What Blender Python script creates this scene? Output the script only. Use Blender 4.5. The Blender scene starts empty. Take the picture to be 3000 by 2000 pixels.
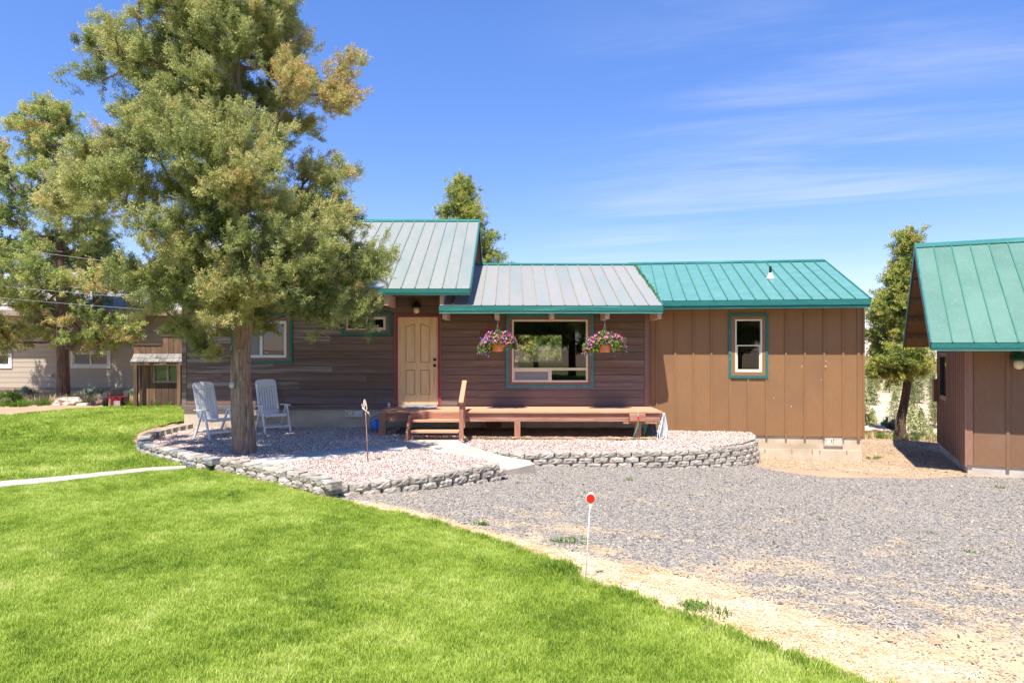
import bpy, bmesh, math, random
import numpy as np
from mathutils import Matrix, Vector, noise as mnoise
sc = bpy.context.scene
COL = sc.collection
R = math.radians
# ------------------------------------------------------------------ camera, world, sun
# heights are written relative to the lens; everything is lifted by LIFT at the very end
LIFT = 2.0
cam_d = bpy.data.cameras.new('camera'); cam = bpy.data.objects.new('camera', cam_d); COL.objects.link(cam)
cam_d.lens = 24.0; cam_d.sensor_width = 36.0; cam_d.shift_y = 25/3000.0
cam_d.clip_start = 0.05; cam_d.clip_end = 6000
cam.location = (0, 0, 0); cam.rotation_euler = (R(90), 0, 0)
sc.camera = cam
world = bpy.data.worlds.new("World"); sc.world = world; world.use_nodes = True
SUN_DIR = Vector((.34, 1.0, -2.2)).normalized()
sun_d = bpy.data.lights.new('sun', 'SUN'); sun_d.energy = 3.7; sun_d.angle = R(.5); sun_d.color = (1, .955, .89)
sun = bpy.data.objects.new('sun', sun_d); COL.objects.link(sun)
sun.rotation_euler = SUN_DIR.to_track_quat('-Z', 'Y').to_euler(); sun.location = (-3, -8, 25)
sc.view_settings.view_transform = 'Standard'; sc.view_settings.look = 'None'
sc.view_settings.exposure = 1.2; sc.view_settings.gamma = 1.0
sc.view_settings.use_curve_mapping = False
sc.render.engine = 'CYCLES'
sc.cycles.max_bounces = 7; sc.cycles.diffuse_bounces = 3; sc.cycles.glossy_bounces = 3
sc.cycles.transparent_max_bounces = 10; sc.cycles.transmission_bounces = 3
sc.cycles.sample_clamp_indirect = 6
SKY_STRENGTH = .082
def build_world():
    nt = world.node_tree; N = nt.nodes; L = nt.links; N.clear()
    out = N.new('ShaderNodeOutputWorld'); bg = N.new('ShaderNodeBackground')
    sky = N.new('ShaderNodeTexSky'); sky.sky_type = 'NISHITA'; sky.sun_disc = False
    sky.sun_elevation = math.asin(-SUN_DIR.z); sky.sun_rotation = math.atan2(-SUN_DIR.x, -SUN_DIR.y)
    sky.altitude = 900; sky.air_density = 1.0; sky.dust_density = .15; sky.ozone_density = 2.6
    tc = N.new('ShaderNodeTexCoord'); sep = N.new('ShaderNodeSeparateXYZ'); L.new(tc.outputs['Generated'], sep.inputs[0])
    def mth(op, a, b=None, c=None, clamp=False):
        n = N.new('ShaderNodeMath'); n.operation = op; n.use_clamp = clamp
        for i, v in enumerate((a, b, c)):
            if v is None: continue
            if isinstance(v, (int, float)): n.inputs[i].default_value = v
            else: L.new(v, n.inputs[i])
        return n.outputs[0]
    zz = mth('ADD', mth('MAXIMUM', sep.outputs[2], 0.0), .12)
    u = mth('DIVIDE', sep.outputs[0], zz); v = mth('DIVIDE', sep.outputs[1], zz)
    cmb = N.new('ShaderNodeCombineXYZ'); L.new(u, cmb.inputs[0]); L.new(v, cmb.inputs[1])
    mp0 = N.new('ShaderNodeMapping'); L.new(cmb.outputs[0], mp0.inputs[0]); mp0.inputs['Rotation'].default_value = (0, 0, R(21)); mp = N.new('ShaderNodeMapping'); L.new(mp0.outputs[0], mp.inputs[0])
    mp.inputs['Scale'].default_value = (.34, 1.7, 1)
    mp.inputs['Location'].default_value = (.3, .4, 0)
    n1 = N.new('ShaderNodeTexNoise'); L.new(mp.outputs[0], n1.inputs[0]); n1.inputs['Scale'].default_value = 1.5
    n1.inputs['Detail'].default_value = 9; n1.inputs['Roughness'].default_value = .62; n1.inputs['Distortion'].default_value = .6
    n2 = N.new('ShaderNodeTexNoise'); L.new(cmb.outputs[0], n2.inputs[0]); n2.inputs['Scale'].default_value = .42
    n2.inputs['Detail'].default_value = 3
    r1 = N.new('ShaderNodeMapRange'); r1.interpolation_type = 'SMOOTHSTEP'
    r1.inputs[1].default_value = .42; r1.inputs[2].default_value = .80; L.new(n1.outputs[0], r1.inputs[0])
    r2 = N.new('ShaderNodeMapRange'); r2.interpolation_type = 'SMOOTHSTEP'
    r2.inputs[1].default_value = .38; r2.inputs[2].default_value = .62; L.new(n2.outputs[0], r2.inputs[0])
    side = N.new('ShaderNodeMapRange'); side.interpolation_type = 'SMOOTHSTEP'      # the cirrus lies over the eastern half of the sky
    side.inputs[1].default_value = -.1; side.inputs[2].default_value = .8; L.new(u, side.inputs[0])
    m = mth('MULTIPLY', mth('MULTIPLY', r1.outputs[0], mth('ADD', r2.outputs[0], .25)), side.outputs[0])
    m = mth('MULTIPLY', m, .40, clamp=True)
    hs = N.new('ShaderNodeHueSaturation'); hs.inputs['Saturation'].default_value = 1.22; hs.inputs['Value'].default_value = 1.0
    L.new(sky.outputs[0], hs.inputs['Color'])
    tint = N.new('ShaderNodeMix'); tint.data_type = 'RGBA'; tint.blend_type = 'MULTIPLY'; tint.inputs[0].default_value = 1
    L.new(hs.outputs[0], tint.inputs[6]); tint.inputs[7].default_value = (1.42, 1.17, 1.36, 1)
    gz = N.new('ShaderNodeMapRange'); gz.inputs[1].default_value = 0; gz.inputs[2].default_value = .42; gz.inputs[3].default_value = .74; gz.inputs[4].default_value = 1.03; L.new(sep.outputs[2], gz.inputs[0])
    gs = N.new('ShaderNodeVectorMath'); gs.operation = 'SCALE'; L.new(tint.outputs[2], gs.inputs[0]); L.new(gz.outputs[0], gs.inputs['Scale'])
    mix = N.new('ShaderNodeMix'); mix.data_type = 'RGBA'
    L.new(m, mix.inputs[0]); L.new(gs.outputs[0], mix.inputs[6]); mix.inputs[7].default_value = (5.4, 5.6, 5.9, 1)
    L.new(mix.outputs[2], bg.inputs['Color']); bg.inputs['Strength'].default_value = SKY_STRENGTH
    L.new(bg.outputs[0], out.inputs['Surface'])
build_world()

# ------------------------------------------------------------------ projection helpers (photo pixels at 3000 wide -> points in the yard)
F = 2000.0; HX = 1500.0; HY = 1025.0
def P(px, py, Y): return Vector(((px-HX)/F*Y, Y, (HY-py)/F*Y))
def XZ(px, Y): return (px-HX)/F*Y
def ZZ(py, Y): return (HY-py)/F*Y
def Pz(px, py, z):
    Y = -z*F/(py-HY); return Vector(((px-HX)/F*Y, Y, z))
def sstep(a, b, x):
    t = min(1, max(0, (x-a)/(b-a))); return t*t*(3-2*t)
def terrain(x, y):
    yl = -1.93 + .25*sstep(12.4, 16.2, y)*(1-sstep(-7.75, -7.25, x))
    rr = -1.98 - .036*(max(min(x, 14), -6)+2.4) - .034*(min(max(y, 2), 14.5)-9.4)
    w = sstep(-3.5, -1.6, x)
    if y < 9: w *= 1
    z = yl*(1-w) + rr*w
    if y > 20:
        cr = 21.2 + 14*(1-sstep(2.5, 6.5, x))
        d = y-cr
        if d > 0:
            n = mnoise.noise(Vector((x*.02, y*.02, 3)))
            pts = [(0, 0), (5, -2.6), (24, -13), (58, -12.5), (215, -2.2), (330, -.8), (4000, 0)]
            for (a, za), (b, zb) in zip(pts, pts[1:]):
                if d <= b:
                    t = (d-a)/(b-a); dz = za+(zb-za)*t; break
            else: dz = 0
            z += dz + n*min(d*.03, 2.2) + mnoise.noise(Vector((x*.008, y*.008, 9)))*min(max(0, d-60)*.012, 2.0)
    z += .012*mnoise.noise(Vector((x*.8, y*.8, 0)))
    return z
def G(px, py, zf=terrain):
    Y = 1.9*F/(py-HY)
    for _ in range(40):
        x = (px-HX)/F*Y; z = zf(x, Y); Yn = -z*F/(py-HY); Y = .5*Y+.5*Yn
    return Vector(((px-HX)/F*Y, Y, zf((px-HX)/F*Y, Y)))

# ------------------------------------------------------------------ mesh builder
class MB:
    def __init__(s, M=None): s.v = []; s.f = []; s.M = M
    def add(s, vs, fs, M=None):
        k = len(s.v)
        for v in vs:
            v = Vector(v)
            if M is not None: v = M @ v
            if s.M is not None: v = s.M @ v
            s.v.append(v)
        s.f += [tuple(i+k for i in f) for f in fs]; return s
    def box(s, x0, x1, y0, y1, z0, z1, M=None):
        vs = [(x, y, z) for z in (z0, z1) for y in (y0, y1) for x in (x0, x1)]
        return s.add(vs, [(0, 2, 3, 1), (4, 5, 7, 6), (0, 1, 5, 4), (2, 6, 7, 3), (0, 4, 6, 2), (1, 3, 7, 5)], M)
    def beam(s, a, b, w, h, up=(0, 0, 1)):
        a = Vector(a); b = Vector(b); d = (b-a).normalized(); u = Vector(up)
        sd = d.cross(u)
        if sd.length < 1e-4: sd = d.cross(Vector((0, 1, 0)))
        sd.normalize(); u = sd.cross(d)
        vs = []
        for p in (a, b):
            for (i, j) in ((-1, -1), (1, -1), (1, 1), (-1, 1)): vs.append(p+sd*i*w/2+u*j*h/2)
        return s.add(vs, [(3, 2, 1, 0), (4, 5, 6, 7), (0, 1, 5, 4), (1, 2, 6, 5), (2, 3, 7, 6), (3, 0, 4, 7)])
    def tube(s, pts, r, n=6, cap=True):
        pts = [Vector(p) for p in pts]; m = len(pts); rs = r if isinstance(r, (list, tuple)) else [r]*m
        vs = []; fs = []; ref = Vector((.13, .21, 1)).normalized()
        d0 = (pts[-1]-pts[0])
        if d0.length > 0 and abs(d0.normalized().dot(ref)) > .8: ref = Vector((1, .2, .1)).normalized()
        for i, p in enumerate(pts):
            d = (pts[min(i+1, m-1)]-pts[max(i-1, 0)])
            d = d.normalized() if d.length > 1e-7 else Vector((0, 0, 1))
            a = d.cross(ref)
            a = a.normalized() if a.length > 1e-4 else d.orthogonal().normalized()
            b = d.cross(a)
            for k in range(n):
                t = 2*math.pi*k/n; vs.append(p+(a*math.cos(t)+b*math.sin(t))*rs[i])
        for i in range(m-1):
            for k in range(n): fs.append((i*n+k, i*n+(k+1) % n, (i+1)*n+(k+1) % n, (i+1)*n+k))
        if cap: fs.append(tuple(range(n-1, -1, -1))); fs.append(tuple((m-1)*n+k for k in range(n)))
        return s.add(vs, fs)
    def lathe(s, prof, n=16, c=(0, 0, 0), M=None):
        vs = []; fs = []; m = len(prof)
        for r, z in prof:
            for k in range(n):
                t = 2*math.pi*k/n; vs.append((c[0]+r*math.cos(t), c[1]+r*math.sin(t), c[2]+z))
        for i in range(m-1):
            for k in range(n): fs.append((i*n+k, i*n+(k+1) % n, (i+1)*n+(k+1) % n, (i+1)*n+k))
        fs.append(tuple(range(n-1, -1, -1))); fs.append(tuple((m-1)*n+k for k in range(n)))
        return s.add(vs, fs, M)
    def prism(s, poly, a, b, plane='xz', M=None):   # polygon in one plane, pushed along the third axis from a to b
        n = len(poly)
        def q(p, t): return {'xz': (p[0], t, p[1]), 'xy': (p[0], p[1], t), 'yz': (t, p[0], p[1])}[plane]
        vs = [q(p, a) for p in poly]+[q(p, b) for p in poly]
        fs = [tuple(range(n)), tuple(range(2*n-1, n-1, -1))]+[(i, n+i, n+(i+1) % n, (i+1) % n) for i in range(n)]
        return s.add(vs, fs, M)
    def build(s, name, mat, parent=None, smooth=False, bevel=0, fix=True):
        off = wloc(parent) if parent is not None else Vector((0, 0, 0))
        me = bpy.data.meshes.new(name); me.from_pydata([tuple(v-off) for v in s.v], [], s.f)
        if fix:
            bm = bmesh.new(); bm.from_mesh(me); bmesh.ops.recalc_face_normals(bm, faces=bm.faces); bm.to_mesh(me); bm.free()
        me.materials.append(mat)
        if smooth:
            me.polygons.foreach_set('use_smooth', [True]*len(me.polygons))
        o = bpy.data.objects.new(name, me); COL.objects.link(o)
        if parent is not None: o.parent = parent
        if bevel:
            b = o.modifiers.new('bevel', 'BEVEL'); b.width = bevel; b.segments = 2; b.limit_method = 'ANGLE'
        return o
def wloc(o):
    v = Vector((0, 0, 0))
    while o is not None: v = v+o.location; o = o.parent
    return v
def tag(o, label=None, cat=None, group=None, kind=None):
    if label: o['label'] = label
    if cat: o['category'] = cat
    if group: o['group'] = group
    if kind: o['kind'] = kind
    return o
def empty(name, loc, label, cat, group=None):
    o = bpy.data.objects.new(name, None); o.empty_display_size = .2; COL.objects.link(o); o.location = loc
    return tag(o, label, cat, group)
def copy_tree(o, parent=None):
    c = o.copy(); COL.objects.link(c)
    if parent is not None: c.parent = parent
    for ch in list(o.children): copy_tree(ch, c)
    return c
def frame(o, u, v):      # local (u, depth, z) -> world
    return Matrix(((u[0], v[0], 0, o[0]), (u[1], v[1], 0, o[1]), (0, 0, 1, o[2] if len(o) > 2 else 0), (0, 0, 0, 1)))
def rect_minus(r, holes):
    rs = [r]
    for (a, b, c, d) in holes:
        nx = []
        for (x0, x1, z0, z1) in rs:
            if b <= x0+1e-4 or a >= x1-1e-4 or d <= z0+1e-4 or c >= z1-1e-4: nx.append((x0, x1, z0, z1)); continue
            if a > x0: nx.append((x0, a, z0, z1))
            if b < x1: nx.append((b, x1, z0, z1))
            m0, m1 = max(a, x0), min(b, x1)
            if c > z0: nx.append((m0, m1, z0, c))
            if d < z1: nx.append((m0, m1, d, z1))
        rs = nx
    return [q for q in rs if q[1]-q[0] > .012 and q[3]-q[2] > .008]

# ------------------------------------------------------------------ materials
def new_mat(name):
    m = bpy.data.materials.new(name); m.use_nodes = True; nt = m.node_tree
    b = nt.nodes['Principled BSDF']; return m, nt, nt.nodes, nt.links, b
def gen(name, c1, c2, sc3=(1, 1, 1), scale=4, detail=6, rough=.7, rnd=.12, bump=.2, bdist=.01, spec=.3, metal=0, c3=None, c3scale=1.2, c3lo=.5, c3hi=.7, c3s3=(1, 1, 1), dist=.0, coat=0, lo=.35, hi=.65):
    m, nt, N, L, b = new_mat(name)
    tc = N.new('ShaderNodeTexCoord'); oi = N.new('ShaderNodeObjectInfo')
    ml = N.new('ShaderNodeMath'); ml.operation = 'MULTIPLY'; ml.inputs[1].default_value = 37.0; L.new(oi.outputs['Random'], ml.inputs[0])
    va = N.new('ShaderNodeVectorMath'); va.operation = 'ADD'; L.new(tc.outputs['Object'], va.inputs[0]); L.new(ml.outputs[0], va.inputs[1])
    mp = N.new('ShaderNodeMapping'); mp.inputs['Scale'].default_value = sc3; L.new(va.outputs[0], mp.inputs[0])
    n = N.new('ShaderNodeTexNoise'); n.inputs['Scale'].default_value = scale; n.inputs['Detail'].default_value = detail
    n.inputs['Roughness'].default_value = .65; n.inputs['Distortion'].default_value = dist; L.new(mp.outputs[0], n.inputs[0])
    mr = N.new('ShaderNodeMapRange'); mr.inputs[1].default_value = lo; mr.inputs[2].default_value = hi; L.new(n.outputs[0], mr.inputs[0])
    mx = N.new('ShaderNodeMix'); mx.data_type = 'RGBA'; L.new(mr.outputs[0], mx.inputs[0])
    mx.inputs[6].default_value = (*c1, 1); mx.inputs[7].default_value = (*c2, 1); colr = mx.outputs[2]
    if c3:
        mp3 = N.new('ShaderNodeMapping'); mp3.inputs['Scale'].default_value = c3s3; L.new(va.outputs[0], mp3.inputs[0])
        n3 = N.new('ShaderNodeTexNoise'); n3.inputs['Scale'].default_value = c3scale; n3.inputs['Detail'].default_value = 5; L.new(mp3.outputs[0], n3.inputs[0])
        r3 = N.new('ShaderNodeMapRange'); r3.inputs[1].default_value = c3lo; r3.inputs[2].default_value = c3hi; L.new(n3.outputs[0], r3.inputs[0])
        m3 = N.new('ShaderNodeMix'); m3.data_type = 'RGBA'; L.new(r3.outputs[0], m3.inputs[0]); L.new(colr, m3.inputs[6]); m3.inputs[7].default_value = (*c3, 1); colr = m3.outputs[2]
    if rnd:
        rr = N.new('ShaderNodeMapRange'); rr.inputs[3].default_value = 1-rnd; rr.inputs[4].default_value = 1+rnd; L.new(oi.outputs['Random'], rr.inputs[0])
        vm = N.new('ShaderNodeVectorMath'); vm.operation = 'SCALE'; L.new(colr, vm.inputs[0]); L.new(rr.outputs[0], vm.inputs['Scale']); colr = vm.outputs[0]
    L.new(colr, b.inputs['Base Color']); b.inputs['Roughness'].default_value = rough
    b.inputs['Specular IOR Level'].default_value = spec; b.inputs['Metallic'].default_value = metal
    if coat: b.inputs['Coat Weight'].default_value = coat
    if bump:
        bp = N.new('ShaderNodeBump'); bp.inputs['Strength'].default_value = bump; bp.inputs['Distance'].default_value = bdist
        L.new(n.outputs[0], bp.inputs['Height']); L.new(bp.outputs[0], b.inputs['Normal'])
    return m
def plain(name, c, rough=.5, spec=.4, metal=0, emis=0):
    return gen(name, tuple(x*.92 for x in c), tuple(min(1, x*1.06) for x in c), scale=9, rough=rough, spec=spec, metal=metal, bump=.08, bdist=.004, rnd=.05)
def leafmat(name, cols, transl=.35, rough=.6):
    m, nt, N, L, b = new_mat(name)
    at = N.new('ShaderNodeAttribute'); at.attribute_type = 'INSTANCER'; at.attribute_name = 'tint'
    cr = N.new('ShaderNodeValToRGB'); L.new(at.outputs['Fac'], cr.inputs[0]); e = cr.color_ramp.elements
    e[0].position = 0; e[0].color = (*cols[0], 1); e[1].position = 1; e[1].color = (*cols[-1], 1)
    for i, c in enumerate(cols[1:-1]):
        q = e.new((i+1)/(len(cols)-1)); q.color = (*c, 1)
    L.new(cr.outputs[0], b.inputs['Base Color']); b.inputs['Roughness'].default_value = rough; b.inputs['Specular IOR Level'].default_value = .25
    if transl:
        tr = N.new('ShaderNodeBsdfTranslucent'); L.new(cr.outputs[0], tr.inputs[0])
        ms = N.new('ShaderNodeMixShader'); ms.inputs[0].default_value = transl
        L.new(b.outputs[0], ms.inputs[1]); L.new(tr.outputs[0], ms.inputs[2]); L.new(ms.outputs[0], N['Material Output'].inputs[0])
    return m
def glassmat(name, refl=1.0, tintc=(.75, .8, .78)):
    m, nt, N, L, b = new_mat(name); N.remove(b)
    tr = N.new('ShaderNodeBsdfTransparent'); tr.inputs[0].default_value = (*tintc, 1)
    gl = N.new('ShaderNodeBsdfGlossy'); gl.inputs['Roughness'].default_value = .0
    gl.inputs['Color'].default_value = (.95, .98, 1, 1)
    lw = N.new('ShaderNodeFresnel'); lw.inputs[0].default_value = 1.52
    mu = N.new('ShaderNodeMath'); mu.operation = 'MULTIPLY_ADD'; mu.inputs[1].default_value = refl; mu.inputs[2].default_value = .025; mu.use_clamp = True
    L.new(lw.outputs[0], mu.inputs[0])
    ge = N.new('ShaderNodeNewGeometry'); iv = N.new('ShaderNodeMath'); iv.operation = 'SUBTRACT'; iv.inputs[0].default_value = 1; L.new(ge.outputs['Backfacing'], iv.inputs[1])
    m2 = N.new('ShaderNodeMath'); m2.operation = 'MULTIPLY'; L.new(mu.outputs[0], m2.inputs[0]); L.new(iv.outputs[0], m2.inputs[1])   # one reflection per pane
    ms = N.new('ShaderNodeMixShader'); L.new(m2.outputs[0], ms.inputs[0]); L.new(tr.outputs[0], ms.inputs[1]); L.new(gl.outputs[0], ms.inputs[2])
    L.new(ms.outputs[0], N['Material Output'].inputs[0]); return m
M = {}
M['siding'] = gen('stained_lap_siding', (.160, .100, .070), (.205, .131, .096), (.6, 4, 22), scale=3, rough=.75, rnd=.17, bump=.35, bdist=.006, c3=(.235, .168, .138), c3scale=1.6, c3s3=(.5, 2, 9), c3lo=.5, c3hi=.72)
M['siding_grey'] = gen('weathered_lap_siding', (.168, .106, .084), (.224, .151, .123), (.6, 4, 22), scale=3, rough=.85, rnd=.14, bump=.4, bdist=.006, c3=(.378, .315, .266), c3scale=1.8, c3s3=(.5, 2, 8), c3lo=.42, c3hi=.66)
M['siding_low'] = gen('sunworn_lap_siding', (.182, .128, .104), (.230, .170, .144), (.6, 4, 24), scale=3, rough=.85, rnd=.12, bump=.4, bdist=.006, c3=(.168, .109, .112), c3scale=2.4, c3s3=(.5, 2, 12), c3lo=.45, c3hi=.65)
M['panel'] = gen('brown_panel_siding', (.266, .137, .059), (.308, .165, .073), (14, 14, 1.2), scale=5, rough=.6, rnd=.035, bump=.35, bdist=.004, c3=(.238, .130, .063), c3scale=.9, c3lo=.45, c3hi=.75)
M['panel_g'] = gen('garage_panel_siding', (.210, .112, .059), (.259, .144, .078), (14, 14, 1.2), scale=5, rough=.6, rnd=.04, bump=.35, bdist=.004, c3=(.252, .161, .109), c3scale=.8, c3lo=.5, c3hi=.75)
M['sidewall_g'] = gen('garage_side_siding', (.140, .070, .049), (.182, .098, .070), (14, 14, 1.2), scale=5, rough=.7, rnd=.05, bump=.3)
M['batten_g'] = gen('garage_side_batten', (.280, .147, .098), (.350, .196, .133), (14, 14, 1.2), scale=5, rough=.7, rnd=.06, bump=.3)
M['roofgrey'] = gen('weathered_green_metal', (.252, .266, .231), (.315, .315, .273), (3, 12, .5), scale=2.5, rough=.42, rnd=.035, bump=.05, spec=.5, c3=(.224, .259, .231), c3scale=.7, c3lo=.45, c3hi=.7, c3s3=(2, .5, .5))
M['roofmid'] = gen('chalky_metal_roofing', (.273, .266, .238), (.329, .308, .273), (3, 12, .5), scale=2.5, rough=.45, rnd=.04, bump=.05, spec=.5, c3=(.245, .280, .252), c3scale=.9, c3lo=.45, c3hi=.7, c3s3=(2, .5, .5))
M['rooteal'] = gen('teal_metal_roofing', (.095, .245, .217), (.126, .287, .252), (2, 5, .5), scale=1.2, rough=.38, rnd=.03, bump=.04, spec=.5, c3=(.154, .322, .287), c3scale=5, c3lo=.6, c3hi=.8)
M['roofgarage'] = gen('green_metal_roofing', (.087, .189, .137), (.119, .231, .175), (1, 1, 1), scale=.8, rough=.42, rnd=.03, bump=.04, spec=.5, c3=(.182, .294, .231), c3scale=22, c3lo=.58, c3hi=.78)
M['rib'] = gen('roof_rib', (.140, .238, .196), (.182, .280, .238), scale=4, rough=.5, bump=0, rnd=0)
M['teal'] = gen('teal_trim', (.017, .140, .126), (.031, .189, .161), (1, 6, 14), scale=3, rough=.5, bump=.15, rnd=.06, c3=(.084, .308, .252), c3scale=2.2, c3lo=.56, c3hi=.8, c3s3=(.4, 1, 5))
M['teallight'] = gen('faded_green_trim', (.084, .336, .252), (.182, .476, .378), (.6, 6, 14), scale=3, rough=.6, bump=.15, rnd=.04)
M['tealblue'] = gen('faded_blue_green_trim', (.042, .203, .238), (.077, .266, .308), (3, 3, 3), scale=3, rough=.6, bump=.15, rnd=.05)
M['cream'] = plain('cream_vinyl', (.784, .672, .518), .45)
M['white'] = plain('white_vinyl', (.820, .807, .767), .45)
M['brown'] = gen('brown_trim', (.224, .126, .095), (.280, .165, .126), (4, 4, 8), scale=4, rough=.7, bump=.3, rnd=.06)
M['red'] = gen('dark_red_casing', (.280, .031, .049), (.378, .049, .070), (4, 4, 8), scale=4, rough=.55, bump=.2, rnd=.03, c3=(.168, .028, .042), c3scale=6, c3lo=.6, c3hi=.8)
M['door'] = gen('bare_wood_grain_door', (.820, .522, .248), (.820, .576, .321), (22, 6, .9), scale=2.2, rough=.55, bump=.08, rnd=0, c3=(.518, .308, .133), c3scale=1.5, c3s3=(10, 5, .9), c3lo=.52, c3hi=.82)
M['doordark'] = gen('door_panel_groove', (.392, .231, .098), (.504, .308, .140), (22, 6, .9), scale=2.2, rough=.6, bump=0, rnd=0)
M['black'] = plain('black_metal', (.017, .017, .018), .4)
M['concrete'] = gen('foundation_concrete', (.504, .420, .294), (.630, .539, .399), scale=2.2, detail=9, rough=.85, bump=.35, rnd=.02, c3=(.406, .308, .189), c3scale=1.0, c3lo=.5, c3hi=.75, c3s3=(1, 1, 2.5))
M['concrete_grey'] = gen('grey_foundation_concrete', (.462, .434, .378), (.602, .560, .497), scale=2.2, detail=9, rough=.85, bump=.5, rnd=.02, c3=(.336, .280, .196), c3scale=1.0, c3lo=.5, c3hi=.75)
M['slab'] = gen('path_concrete', (.434, .371, .294), (.546, .476, .392), scale=3, detail=10, rough=.9, bump=.4, rnd=.03, c3=(.420, .322, .238), c3scale=1.3, c3lo=.52, c3hi=.8)
M['paver'] = gen('grey_paver', (.364, .357, .350), (.476, .462, .448), scale=5, detail=9, rough=.9, bump=.4, rnd=.08)
M['curb'] = gen('pale_curb_concrete', (.392, .350, .301), (.504, .455, .392), scale=3, detail=9, rough=.9, bump=.3, rnd=.03)
M['block'] = gen('split_face_block', (.259, .227, .185), (.476, .420, .343), scale=11, detail=11, rough=.95, bump=.8, bdist=.018, rnd=.12, c3=(.532, .483, .420), c3scale=3, c3lo=.55, c3hi=.75, lo=.38, hi=.6)
M['block_grey'] = gen('dark_split_face_block', (.182, .182, .182), (.322, .315, .301), scale=11, detail=11, rough=.95, bump=.8, bdist=.018, rnd=.14, lo=.38, hi=.6)
M['deckwood'] = gen('redwood_decking', (.525, .270, .150), (.635, .350, .212), (.9, 9, 9), scale=3, rough=.7, bump=.3, bdist=.004, rnd=.09, c3=(.560, .252, .154), c3scale=1.6, c3s3=(.6, 5, 5), c3lo=.5, c3hi=.75)
M['deckframe'] = gen('stained_deck_framing', (.320, .140, .084), (.440, .215, .140), (1.2, 9, 12), scale=3, rough=.7, bump=.35, bdist=.005, rnd=.1, c3=(.560, .294, .224), c3scale=1.6, c3s3=(.6, 5, 8), c3lo=.5, c3hi=.72)
M['deckpost'] = gen('stained_deck_post', (.360, .155, .095), (.485, .235, .150), (9, 9, 1.2), scale=3, rough=.7, bump=.35, bdist=.005, rnd=.1)
M['beam'] = gen('weathered_rafter_end', (.504, .336, .238), (.672, .476, .350), (8, 8, 8), scale=3, rough=.8, bump=.3, rnd=.12)
M['soffit'] = gen('plywood_soffit', (.238, .140, .077), (.336, .210, .119), (2, 9, 1), scale=3, rough=.8, bump=.2, rnd=.1)
M['oldwood'] = gen('barn_wood', (.133, .073, .039), (.238, .140, .081), (12, 12, .8), scale=3, rough=.85, bump=.6, bdist=.01, rnd=.22, c3=(.098, .056, .035), c3scale=2, c3s3=(5, 5, .6), c3lo=.5, c3hi=.7)
M['darkwood'] = gen('dark_barn_wood', (.070, .039, .027), (.119, .070, .045), (12, 12, .8), scale=3, rough=.85, bump=.6, bdist=.01, rnd=.2)
M['shake'] = gen('silvered_shake', (.168, .151, .126), (.308, .280, .238), (10, 2, 2), scale=3, rough=.9, bump=.7, bdist=.01, rnd=.25, c3=(.168, .140, .112), c3scale=4, c3lo=.55, c3hi=.7)
M['bark'] = gen('juniper_bark', (.182, .123, .087), (.504, .385, .287), (14, 14, 1.3), scale=2.1, detail=9, rough=.95, bump=1.0, bdist=.05, rnd=.05, c3=(.420, .238, .126), c3scale=1.5, c3s3=(6, 6, 1), c3lo=.56, c3hi=.75, dist=.6, lo=.38, hi=.62)
M['barkdark'] = gen('dark_bark', (.098, .059, .042), (.266, .175, .126), (12, 12, 1.3), scale=2.1, detail=9, rough=.95, bump=1.0, bdist=.05, rnd=.05, lo=.38, hi=.62)
M['twig'] = gen('branch_bark', (.224, .168, .126), (.420, .350, .294), scale=8, rough=.9, bump=.3, rnd=.05)
M['cutwood'] = plain('cut_branch_scar', (.588, .560, .476), .9)
M['lap'] = gen('beige_lap_siding', (.476, .399, .301), (.525, .441, .336), (1, 4, 12), scale=3, rough=.7, bump=.1, rnd=.025)
M['lapdark'] = plain('taupe_trim', (.364, .280, .217), .7)
M['shingle'] = gen('asphalt_shingle', (.280, .252, .231), (.420, .385, .350), (6, 20, 20), scale=3, rough=.95, bump=.4, rnd=.03)
M['nfound'] = gen('pinkish_stem_wall', (.560, .434, .350), (.700, .560, .462), scale=4, rough=.9, bump=.3, rnd=.02)
M['plastic'] = gen('white_resin', (.820, .797, .763), (.820, .805, .769), scale=8, rough=.42, bump=.05, rnd=.03, spec=.5)
M['terracotta'] = plain('terracotta_plastic', (.820, .278, .119), .5)
M['blue'] = plain('blue_plastic', (.037, .199, .820), .35, .5)
M['greenp'] = plain('dark_green_plastic', (.014, .098, .056), .5)
M['rust'] = gen('rusty_rod', (.308, .168, .112), (.504, .322, .224), scale=12, rough=.8, bump=.2, rnd=.03)
M['rawmetal'] = gen('weathered_cut_metal', (.504, .434, .336), (.728, .644, .518), scale=14, rough=.6, bump=.2, rnd=.03, metal=.2)
M['reflred'] = plain('red_reflector', (.820, .020, .012), .3, .5)
M['rod'] = plain('white_rod', (.820, .799, .715), .5)
M['hosegreen'] = plain('green_hose', (.070, .476, .238), .45)
M['hosedark'] = plain('slate_hose', (.084, .105, .140), .45)
M['hosewhite'] = plain('pale_grey_hose', (.700, .728, .700), .5)
M['mowerred'] = plain('maroon_mower_paint', (.182, .013, .028), .35, .5)
M['tyre'] = plain('black_rubber', (.028, .028, .028), .8)
M['globe'] = plain('frosted_globe', (.820, .683, .410), .3, .5)
M['steel'] = plain('galvanised_steel', (.630, .630, .630), .4, .5, .7)
M['boot'] = plain('pale_lead_boot', (.700, .672, .616), .6)
M['glass'] = glassmat('window_glass', 1.6, (.92, .95, .92))
M['glassdark'] = glassmat('dark_window_glass', 1.3, (.62, .70, .68))
M['screen'] = gen('insect_screen', (.224, .224, .238), (.280, .280, .287), scale=60, rough=.6, bump=0, rnd=0)
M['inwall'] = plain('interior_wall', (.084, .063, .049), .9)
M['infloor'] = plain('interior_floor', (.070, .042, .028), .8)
M['sofa'] = plain('sofa_fabric', (.308, .182, .084), .9)
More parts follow.
